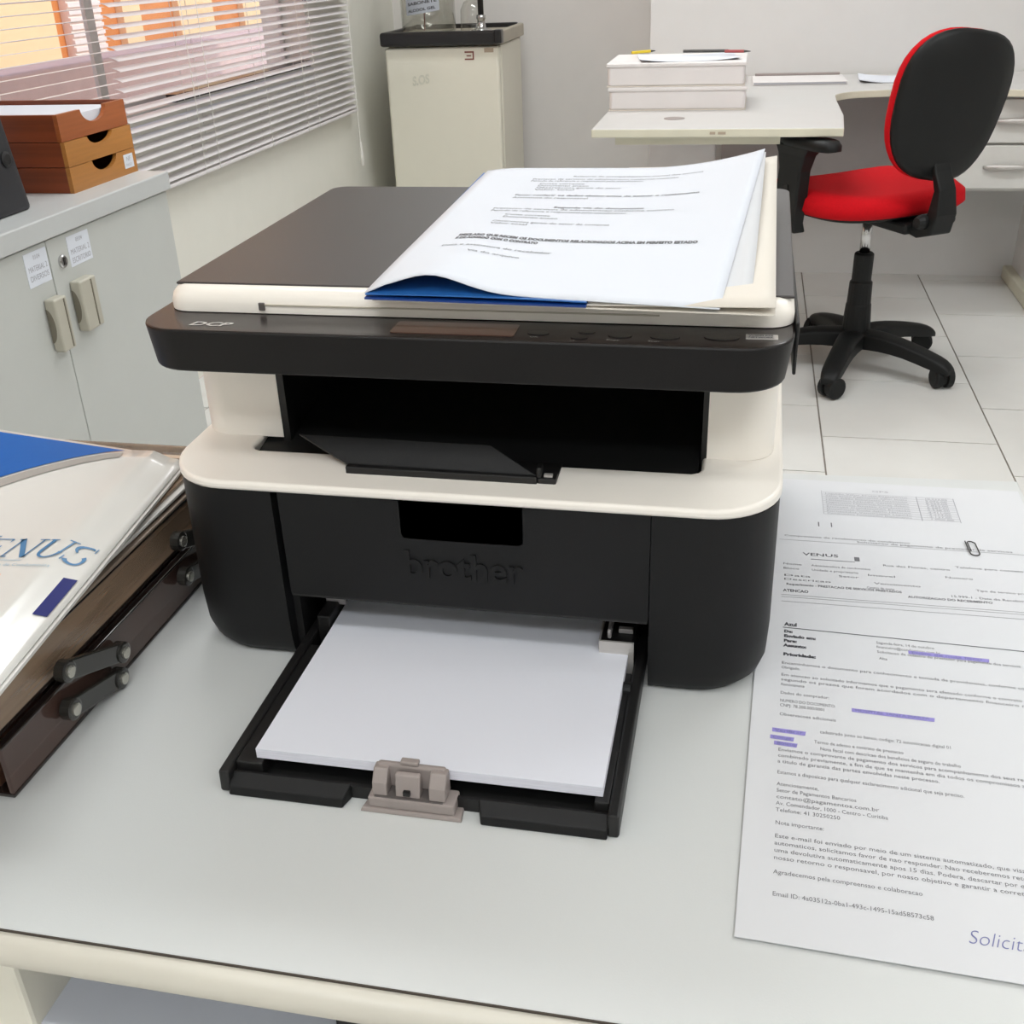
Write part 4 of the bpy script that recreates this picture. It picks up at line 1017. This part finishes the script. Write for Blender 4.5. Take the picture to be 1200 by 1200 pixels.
for k in range(10):
    add_text(bm, words[k] + ' ' + words[(k * 3 + 1) % 10] + ' ' + words[(k * 7 + 2) % 10], 0.0034, f3(0.087, 0.2790 + k * 0.0043), 0.07)
    add_text(bm, '%d.%03d,00' % (k + 1, (k * 137) % 1000), 0.0034, f3(0.172, 0.2790 + k * 0.0043), 0.018)
add_text(bm, 'GPS', 0.0045, f3(0.128, 0.3265), 0.014)
obj('table_text', bm, M['inkl'], t3)
bm = bmesh.new()
add_text(bm, 'Comprovante de recebimento do condominio', 0.0042, f3(0.0500, 0.233), 0.10)
add_text(bm, 'Solicitacao de pagamento de prestador de servicos', 0.0042, f3(0.108, 0.229), 0.12)
rect_on(bm, 0.046, 0.250, 0.2265, 0.2269, f3(0, 0))
for (x, y) in ((0.0785, 0.262), (0.0890, 0.262)): rect_on(bm, x, x + 0.0009, y - 0.008, y, f3(0, 0))
o = obj('printed_text', bm, M['ink'], t3); o['kind'] = 'stuff'
# middle form page
t2, f2 = flat_sheet('printed_page', 'form page with dark header lettering, middle of the pages by the printer', 0.034, 0.246, -0.062, 0.2195, ZD + 0.0006)
bm = bmesh.new()
add_text(bm, 'VENUS', 0.0066, f2(0.0640, 0.2010), 0.028, 0.0001, 0.0)
rect_on(bm, 0.070, 0.104, 0.1950, 0.1958, f2(0, 0)); rect_on(bm, 0.104, 0.108, 0.1970, 0.2035, f2(0, 0))
obj('header_lettering', bm, M['ink'], t2)
bm = bmesh.new()
seq = [(0.048, 0.184, 'Nome', 0.014), (0.070, 0.184, 'Administradora de condominios', 0.045), (0.125, 0.192, 'Rua das Flores, centro', 0.05), (0.180, 0.197, 'Telefone para contato', 0.05),
       (0.048, 0.177, 'Bloco', 0.012), (0.070, 0.177, 'Unidade e proprietario', 0.035), (0.112, 0.175, 'Imovel', 0.02), (0.17, 0.180, 'Numero', 0.02), (0.048, 0.166, 'Data', 0.02), (0.09, 0.170, 'Setor', 0.015),
       (0.116, 0.163, 'Vencimento', 0.034), (0.048, 0.160, 'Descricao', 0.035), (0.19, 0.163, 'Tipo de servico prestado', 0.045), (0.11, 0.156, 'Centro de custo', 0.02), (0.17, 0.152, '15.999-1 - Data do Recebimento', 0.06)]
for (x, y, s, wd) in seq: add_text(bm, s, 0.0042, f2(x, y), wd)
obj('form_text', bm, M['ink'], t2)
bm = bmesh.new()
add_text(bm, 'Requerimento - PRESTACAO DE SERVICOS PRESTADOS', 0.0042, f2(0.050, 0.1525), 0.085, 0.0001)
add_text(bm, 'AUTORIZACAO DO RECEBIMENTO', 0.0042, f2(0.139, 0.1465), 0.06, 0.0001)
add_text(bm, 'ATENCAO', 0.0052, f2(0.0475, 0.1425), 0.019, 0.0002)
for y in (0.1375, 0.1345, 0.128): rect_on(bm, 0.046, 0.244, y, y + 0.0004, f2(0, 0))
o = obj('printed_text', bm, M['ink'], t2); o['kind'] = 'stuff'
# e-mail page in front
t1, f1 = flat_sheet('printed_page', 'printed e-mail page with purple highlighter marks, nearest the desk front', 0.0235, 0.2365, -0.1985, 0.0985, ZD + 0.0012, math.radians(-2.2))
bm = bmesh.new()
add_text(bm, 'Azul', 0.0062, f1(0.0420, 0.0905), 0.009, 0.0003)
rect_on(bm, 0.041, 0.228, 0.0875, 0.0884, f1(0, 0))
for (y, s, wd) in ((0.0815, 'De:', 0.006), (0.0755, 'Enviado em:', 0.022), (0.0695, 'Para:', 0.009), (0.0635, 'Assunto:', 0.016), (0.0525, 'Prioridade:', 0.022)):
    add_text(bm, s, 0.0048, f1(0.0420, y), wd, 0.0003)
obj('heading_text', bm, M['inkd'], t1)
bm = bmesh.new()
B = [(0.105, 0.0790, 'Segunda-feira, 14 de outubro', 0.0385), (0.105, 0.0735, 'financeiro@condominio.com.br', 0.0423), (0.105, 0.0675, 'Solicitacao de cadastro do prestador para pagamento dos servicos', 0.0924), (0.106, 0.0595, 'Alta', 0.0054),
     (0.0410, 0.0420, 'Encaminhamos o documento para conhecimento e tomada de providencias, conforme contrato em anexo.', 0.1850), (0.0410, 0.0365, 'Obrigado.', 0.0123),
     (0.0410, 0.0280, 'Em atencao ao solicitado informamos que o pagamento sera efetuado conforme o contrato vigente entre as partes', 0.1900), (0.0410, 0.0225, 'segundo os prazos que foram acordados com o departamento financeiro responsavel.', 0.1750), (0.0410, 0.0170, 'Atenciosamente', 0.0154),
     (0.0410, 0.0075, 'Dados do comprador:', 0.0308), (0.0410, -0.0010, 'NUMERO DO DOCUMENTO:', 0.0347), (0.0410, -0.0060, 'CNPJ: 78.200.000/0001', 0.0277), (0.0410, -0.0155, 'Observacoes adicionais', 0.0347),
     (0.066, -0.0290, 'cadastrado junto ao banco, codigo: 72 autenticacao digital 01', 0.0770), (0.0625, -0.0395, 'Termo de adesao e contrato de prestacao', 0.0524), (0.066, -0.0455, 'Nota fiscal com descricao dos beneficios de seguro do trabalho', 0.0809),
     (0.0410, -0.0510, 'Enviamos o comprovante de pagamento dos servicos para acompanhamento dos seus recebimentos, conforme o que foi', 0.1900),
     (0.0410, -0.0565, 'combinado previamente, a fim de que se mantenha em dia todos os compromissos assumidos e sejam confirmados', 0.1900), (0.0410, -0.0620, 'a titulo de garantia das partes envolvidas neste processo.', 0.0924),
     (0.0410, -0.0720, 'Estamos a disposicao para qualquer esclarecimento adicional que seja preciso.', 0.1047), (0.0410, -0.0825, 'Atenciosamente,', 0.0239),
     (0.0410, -0.0880, 'Setor de Pagamentos Bancarios', 0.0447), (0.0410, -0.0935, 'contato@pagamentos.com.br', 0.0570), (0.0410, -0.0990, 'Av. Comendador, 1000 - Centro - Curitiba', 0.0616), (0.0410, -0.1045, 'Telefone: 41 30250250', 0.0354),
     (0.0410, -0.1150, 'Nota importante:', 0.0262),
     (0.0410, -0.1255, 'Este e-mail foi enviado por meio de um sistema automatizado, que visa facilitar o envio dos documentos', 0.1900),
     (0.0410, -0.1310, 'automaticos, solicitamos favor de nao responder. Nao receberemos retorno dentro do prazo de cinco dias', 0.1900),
     (0.0410, -0.1365, 'uma devolutiva automaticamente apos 15 dias. Podera, descartar por qualquer motivo de ordem interna e', 0.1900),
     (0.0410, -0.1420, 'nosso retorno o responsavel, por nosso objetivo e garantir a correta instrucao do pagamento enviado.', 0.1900),
     (0.0410, -0.1525, 'Agradecemos pela compreensao e colaboracao', 0.0755), (0.0410, -0.1680, 'Email ID: 4a03512a-0ba1-493c-1495-15ad58573c58', 0.0793)]
for (x, y, s, wd) in B: add_text(bm, s, 0.0044, f1(x, y), wd)
obj('body_text', bm, M['ink'], t1)
for (x0, x1, y0, y1) in ((0.126, 0.178, 0.0702, 0.0742), (0.0860, 0.136, -0.0032, 0.0006), (0.0370, 0.0570, -0.0330, -0.0290), (0.0360, 0.0500, -0.0400, -0.0362), (0.0385, 0.0520, -0.0455, -0.0418)):
    bm = bmesh.new(); f = bm.faces.new([bm.verts.new((*(f1(0, 0)(q[0], q[1], 0))[:2], 0.00062)) for q in ((x0, y0), (x1, y0 - 0.0006), (x1 + 0.0006, y1 - 0.0004), (x0, y1))]); obj('highlighter_mark', bm, M['purple'], t1)
bm = bmesh.new()
for (x, y, s, wd) in ((0.128, 0.0708, 'Envio de nota fiscal', 0.045), (0.088, -0.0026, 'HOSPITAL SANTA MARTA', 0.045), (0.0385, -0.0325, 'Verificar', 0.017), (0.0375, -0.0395, 'Codigo', 0.011), (0.040, -0.0450, 'Boleto', 0.011)):
    add_text(bm, s, 0.0040, lambda a, b, c, x=x, y=y: (*(f1(x, y)(a, b, 0))[:2], 0.00075), wd)
o = obj('highlighted_text', bm, M['pen'], t1); o['kind'] = 'stuff'
bm = bmesh.new()
add_text(bm, 'Solicitado', 0.013, f1(0.1350, -0.1790), 0.040, -0.0002, 0.35)
obj('handwriting', bm, M['pen'], t1)
# paper clip on the upper pages
bm = bmesh.new()
cp = []
cx_, cy_, r_ = 0.1985, 0.222, 0.0036
pts = [(cx_ - r_, cy_ + 0.020), (cx_ - r_, cy_)] + [(cx_ - r_ * math.cos(PI * i / 8), cy_ - r_ * math.sin(PI * i / 8)) for i in range(1, 8)] + [(cx_ + r_, cy_), (cx_ + r_, cy_ + 0.017)]
pts += [(cx_ + r_ * 0.75 - r_ * 0.75 * (1 - math.cos(PI * i / 6)), cy_ + 0.017 + r_ * 0.75 * math.sin(PI * i / 6)) for i in range(1, 6)] + [(cx_ - r_ * 0.6, cy_ + 0.016), (cx_ - r_ * 0.6, cy_ + 0.004)]
tube(bm, [(x - cx_, y - cy_, 0.0006) for x, y in pts], 0.0005, 6)
o = obj('paper_clip', bm, M['steel']); o.location = (cx_, cy_, ZD + 0.0012); o.rotation_euler = (0, 0, 0.05)
tag(o, 'small steel paper clip on the printed pages near their right edge', 'paper clip')

# ================================================================= SMOKED LETTER TRAYS (left of the printer)
def TR(z0, z1, x0, x1, y0, y1, m, label, mdark):
    t = thing('smoked_letter_tray', label, 'letter tray', ((x0 + x1) / 2, (y0 + y1) / 2, z0), group='stacked smoked letter trays')
    hx, hy, h = (x1 - x0) / 2, (y1 - y0) / 2, z1 - z0
    obj('tray_floor', box(-hx, hx, -hy, hy, 0.0, 0.003), mdark, t, bevel=0.001)
    obj('side_wall', box(hx - 0.003, hx, -hy, hy, 0.003, h), m, t, bevel=0.001)
    obj('side_wall', box(-hx, -hx + 0.003, -hy, hy, 0.003, h), m, t, bevel=0.001)
    obj('rear_wall', box(-hx + 0.003, hx - 0.003, hy - 0.003, hy, 0.003, h), m, t, bevel=0.001)
    obj('rim', box(hx - 0.0045, hx + 0.001, -hy, hy, h - 0.0015, h + 0.0005), mdark, t, bevel=0.0005)
    return t
TX0, TX1, TY0, TY1 = -0.665, -0.407, -0.163, 0.195
TR(0.7503, 0.788, TX0, TX1, TY0, TY1, M['acryl'], 'bottom smoked brown letter tray standing on the desk', M['acryld'])
TR(0.7905, 0.824, TX0 - 0.006, TX1 - 0.004, TY0 - 0.01, TY1 - 0.005, M['acryl2'], 'upper smoked brown letter tray under the white folder', M['acryld'])
# papers in the trays
def stack(name, label, x0, x1, y0, y1, z0, z1, m, cat='paper'):
    o = obj(name, box(x0, x1, y0, y1, z0, z1), m, bevel=0.0008); return tag(o, label, cat)
stack('paper_stack', 'dark brown papers lying in the bottom smoked tray', TX0 + 0.01, TX1 - 0.012, TY0 + 0.005, TY1 - 0.02, 0.7535, 0.777, mat('kraft_dark', (92, 60, 44), 0.6, var=0.15, stretch=(1, 1, 60)))
stack('paper_stack', 'pale papers lying in the upper smoked tray', TX0 + 0.01, TX1 - 0.014, TY0 + 0.0, TY1 - 0.02, 0.7938, 0.822, mat('kraft_light', (206, 184, 162), 0.6, var=0.15, stretch=(1, 1, 60)))
stack('clear_sleeve', 'grey transparent document sleeve, lowest under the white folder', TX0, TX1 - 0.002, TY0 - 0.004, TY1 - 0.055, 0.8250, 0.8275, mat('sleeve_grey', (150, 134, 120), 0.2, var=0.1, stretch=(1, 1, 30)), 'sleeve')
stack('dark_sleeve', 'dark brown plastic sleeve between two pale sleeves under the white folder', TX0, TX1 - 0.006, TY0 + 0.003, TY1 - 0.055, 0.8277, 0.8300, M['acryld'], 'sleeve')
stack('white_sleeve', 'white plastic sleeve directly under the glossy white folder', TX0, TX1 - 0.0035, TY0 - 0.002, TY1 - 0.055, 0.8302, 0.8330, M['whitec'], 'sleeve')
stack('brown_sleeve', 'brown plastic sleeve with rounded edge just below the glossy folder', TX0, TX1 - 0.008, TY0, TY1 - 0.055, 0.8332, 0.8362, M['acryl2'], 'sleeve')
# jointed arms that carry the trays
def arm(label, p0, p1, back=False):
    t = thing('tray_riser_arm', label, 'tray arm', (TX1 + 0.003, (p0[0] + p1[0]) / 2, (p0[1] + p1[1]) / 2), group='jointed riser arms of the smoked trays')
    cy, cz = (p0[0] + p1[0]) / 2, (p0[1] + p1[1]) / 2
    d = Vector((0, p1[0] - p0[0], p1[1] - p0[1])).normalized(); n = Vector((0, -d.z, d.y)); r = 0.0068
    pts = []
    a0 = math.atan2(d.z, d.y)
    for i in range(9): a = a0 + PI / 2 + PI * i / 8; pts.append((p0[0] - cy + r * math.cos(a), p0[1] - cz + r * math.sin(a)))
    for i in range(9): a = a0 - PI / 2 + PI * i / 8; pts.append((p1[0] - cy + r * math.cos(a), p1[1] - cz + r * math.sin(a)))
    bm = bmesh.new()
    A_ = [bm.verts.new((0.001, y, z)) for y, z in pts]; B_ = [bm.verts.new((0.0055, y, z)) for y, z in pts]
    bm.faces.new(A_); bm.faces.new(B_)
    for i in range(len(pts)): bm.faces.new([A_[i], A_[(i + 1) % len(pts)], B_[(i + 1) % len(pts)], B_[i]])
    bmesh.ops.recalc_face_normals(bm, faces=bm.faces[:]); obj('link_bar', bm, M['arm'], t, bevel=0.001)
    for (y, z) in (p0, p1):
        bm = bmesh.new(); tube(bm, [(0.0, y - cy, z - cz), (0.0065, y - cy, z - cz), (0.007, y - cy, z - cz)], [0.0075, 0.0075, 0.006], 18); obj('washer', bm, M['arm'], t)
        bm = bmesh.new(); tube(bm, [(0.007, y - cy, z - cz), (0.0082, y - cy, z - cz), (0.0086, y - cy, z - cz)], [0.0042, 0.0042, 0.003], 14); obj('rivet', bm, M['rivet'], t)
arm('black jointed arm nearest the desk front, joining the upper tray', (-0.100, 0.800), (-0.042, 0.7745))
arm('black jointed arm nearest the desk front, low beside the bottom tray', (-0.104, 0.7735), (-0.050, 0.7585))
arm('black jointed arm half hidden by the printer, joining the upper tray', (0.056, 0.808), (0.114, 0.785))
arm('black jointed arm half hidden by the printer, low beside the bottom tray', (0.056, 0.7775), (0.114, 0.7620))

# folder with blue swoosh on top of the trays
ft = thing('presentation_folder', 'glossy white folder with blue top and grey swoosh on smoked trays', 'folder', (-0.41, 0.0, 0.8365))
FR_, ORG = math.radians(7.0), Vector((-0.4085, 0.0))
ex = Vector((math.cos(FR_), math.sin(FR_))); ey = Vector((-math.sin(FR_), math.cos(FR_)))
def FP(s, t, dz=0.0):
    """s: distance left (negative) of the right edge, t: along the edge"""
    p = ORG + ex * s + ey * t
    d = -s
    z = 0.8410 + 0.010 * max(0.0, min(1, d / 0.025)) ** 0.8 + 0.16 * max(0, d - 0.04) * max(0, t + 0.02) / 0.14
    z += -0.002 * math.exp(-((d - 0.012) / 0.006) ** 2)
    return Vector((p.x + 0.41, p.y, z - 0.8365 + dz))
TB, TFm = 0.125, -0.24
bm = bmesh.new(); surf(bm, lambda u, v: FP(-0.235 + 0.235 * u, TFm + (TB - TFm) * v), 40, 24, 0.0008); obj('front_cover', bm, M['whitec'], ft, smooth=True)
bm = bmesh.new(); surf(bm, lambda u, v: (lambda p: Vector((p.x, p.y, 0.8395 - 0.8365)))(FP(-0.235 + 0.237 * u, TFm + (TB - TFm) * v)), 6, 6, 0.002); obj('back_cover', bm, M['whitec'], ft)
# blue panel bounded by an arc, grey band below it (flat print on the cover)
def arcpt(k, off):      # arc running from the top right corner down to the left
    s = -0.045 - 0.19 * k; t = TB - 0.004 - (0.215 * k ** 1.25) - off
    return s, t
def band(m, name, o0, o1, dz, s0=0.0):
    bm = bmesh.new(); N = 24; M_ = 8
    rows = []
    for i in range(N + 1):
        k = i / N
        a = arcpt(k, o0(k)); b = arcpt(k, o1(k))
        rows.append([bm.verts.new(FP(lerp(a[0], b[0], j / M_), lerp(a[1], b[1], j / M_), dz)) for j in range(M_ + 1)])
    for i in range(N):
        for j in range(M_): bm.faces.new([rows[i][j], rows[i][j + 1], rows[i + 1][j + 1], rows[i + 1][j]])
    bmesh.ops.recalc_face_normals(bm, faces=bm.faces[:])
    for f in bm.faces:
        if f.normal.z < 0: f.normal_flip()
    obj(name, bm, m, ft)
band(M['bluec'], 'blue_print', lambda k: -(TB - 0.004 - arcpt(k, 0)[1]) , lambda k: 0.0, 0.0007)
band(M['greyc'], 'grey_swoosh', lambda k: 0.0035, lambda k: 0.0035 + 0.018 * min(1, k * 1.2 + 0.50), 0.0006)
# lettering: V E N U S with serifs, slanted
def stroke(bm, pts, w0, w1, f):
    (xa, ya), (xb, yb_) = pts
    d = Vector((xb - xa, yb_ - ya)).normalized(); n = Vector((-d.y, d.x))
    q = [(xa + n.x * w0 / 2, ya + n.y * w0 / 2), (xb + n.x * w1 / 2, yb_ + n.y * w1 / 2), (xb - n.x * w1 / 2, yb_ - n.y * w1 / 2), (xa - n.x * w0 / 2, ya - n.y * w0 / 2)]
    fc = bm.faces.new([bm.verts.new(f(*p)) for p in q])
    if fc.calc_center_median().length >= 0:
        fc.normal_update()
        if fc.normal.z < 0: fc.normal_flip()
bm = bmesh.new()
LH = 0.024
def letter(s0, dt, segs, arcs=()):
    f = lambda x, y: FP(s0 + x * LH + 0.20 * y * LH, dt + y * LH, 0.0007)
    for (a, b, wa, wb) in segs: stroke(bm, (a, b), wa, wb, f)
    for (cx, cy, rx, ry, a0, a1, wa, wm) in arcs:
        n = 12; prev = None
        for i in range(n + 1):
            t = i / n; a = math.radians(lerp(a0, a1, t)); wd = lerp(wa, wm, math.sin(PI * t))
            o1 = f(cx + (rx + wd / 2) * math.cos(a), cy + (ry + wd / 2) * math.sin(a)); o2 = f(cx + (rx - wd / 2) * math.cos(a), cy + (ry - wd / 2) * math.sin(a))
            cur = (bm.verts.new(o1), bm.verts.new(o2))
            if prev:
                fc = bm.faces.new([prev[0], prev[1], cur[1], cur[0]]); fc.normal_update()
                if fc.normal.z < 0: fc.normal_flip()
            prev = cur
T0 = -0.047
letter(-0.0995, T0, [((0.0, 1.15), (0.30, 0), 0.16, 0.06), ((0.30, 0), (0.68, 1.15), 0.06, 0.06), ((-0.12, 1.15), (0.18, 1.15), 0.05, 0.05), ((0.52, 1.15), (0.82, 1.15), 0.05, 0.05)])
letter(-0.0830, T0, [((0.12, 0), (0.12, 1), 0.11, 0.11), ((0.0, 0.98), (0.62, 0.98), 0.05, 0.05), ((0.0, 0.02), (0.66, 0.02), 0.05, 0.05), ((0.15, 0.52), (0.5, 0.52), 0.05, 0.05), ((0.62, 0.98), (0.62, 0.8), 0.06, 0.02), ((0.66, 0.02), (0.68, 0.22), 0.06, 0.02), ((0.5, 0.62), (0.5, 0.42), 0.04, 0.04)])
letter(-0.0640, T0, [((0.12, 0), (0.12, 1), 0.05, 0.05), ((0.10, 1), (0.72, 0), 0.15, 0.13), ((0.74, 0), (0.74, 1), 0.05, 0.05), ((0.0, 0.02), (0.25, 0.02), 0.05, 0.05), ((0.0, 0.98), (0.2, 0.98), 0.05, 0.05), ((0.6, 0.98), (0.88, 0.98), 0.05, 0.05)])
letter(-0.0420, T0, [((0.12, 0.35), (0.12, 1), 0.11, 0.11), ((0.68, 0.35), (0.68, 1), 0.05, 0.05), ((0.0, 0.98), (0.26, 0.98), 0.05, 0.05), ((0.55, 0.98), (0.82, 0.98), 0.05, 0.05)], [(0.40, 0.35, 0.28, 0.33, 180, 360, 0.10, 0.07)])
letter(-0.0225, T0, [((0.50, 0.98), (0.52, 0.75), 0.04, 0.03), ((0.02, 0.25), (0.03, 0.02), 0.03, 0.04)], [(0.28, 0.76, 0.21, 0.22, 40, 235, 0.05, 0.10), (0.28, 0.25, 0.21, 0.25, 55, -150, 0.12, 0.09)])
bmesh.ops.recalc_face_normals(bm, faces=bm.faces[:])
for f in bm.faces:
    if f.normal.z < 0: f.normal_flip()
obj('name_lettering', bm, M['letters'], ft)
bm = bmesh.new()
fpt = lambda s0, t0: (lambda a, b, c: tuple(FP(s0 + a, t0 + b, 0.0007)))
add_text(bm, 'Administradora de Condominios', 0.0050, fpt(-0.085, T0 - 0.0115), 0.062)
rect_on(bm, -0.12, -0.045, T0 - 0.0045, T0 - 0.0038, fpt(0, 0), n=6)
obj('subtitle_print', bm, M['subt'], ft)
bm = bmesh.new(); add_text(bm, 'servicos e cobranca', 0.0050, fpt(-0.083, T0 - 0.024), 0.034); obj('orange_print', bm, M['orange_t'], ft)
bm = bmesh.new()
N = 8
for i in range(N):
    a, b = lerp(-0.105, -0.062, i / N), lerp(-0.105, -0.062, (i + 1) / N)
    f = bm.faces.new([bm.verts.new(FP(s, t, 0.0006)) for s, t in ((-0.0125, a), (-0.0035, a), (-0.0035, b), (-0.0125, b))])
obj('navy_edge_print', bm, M['navy'], ft)

bpy.context.view_layer.update()
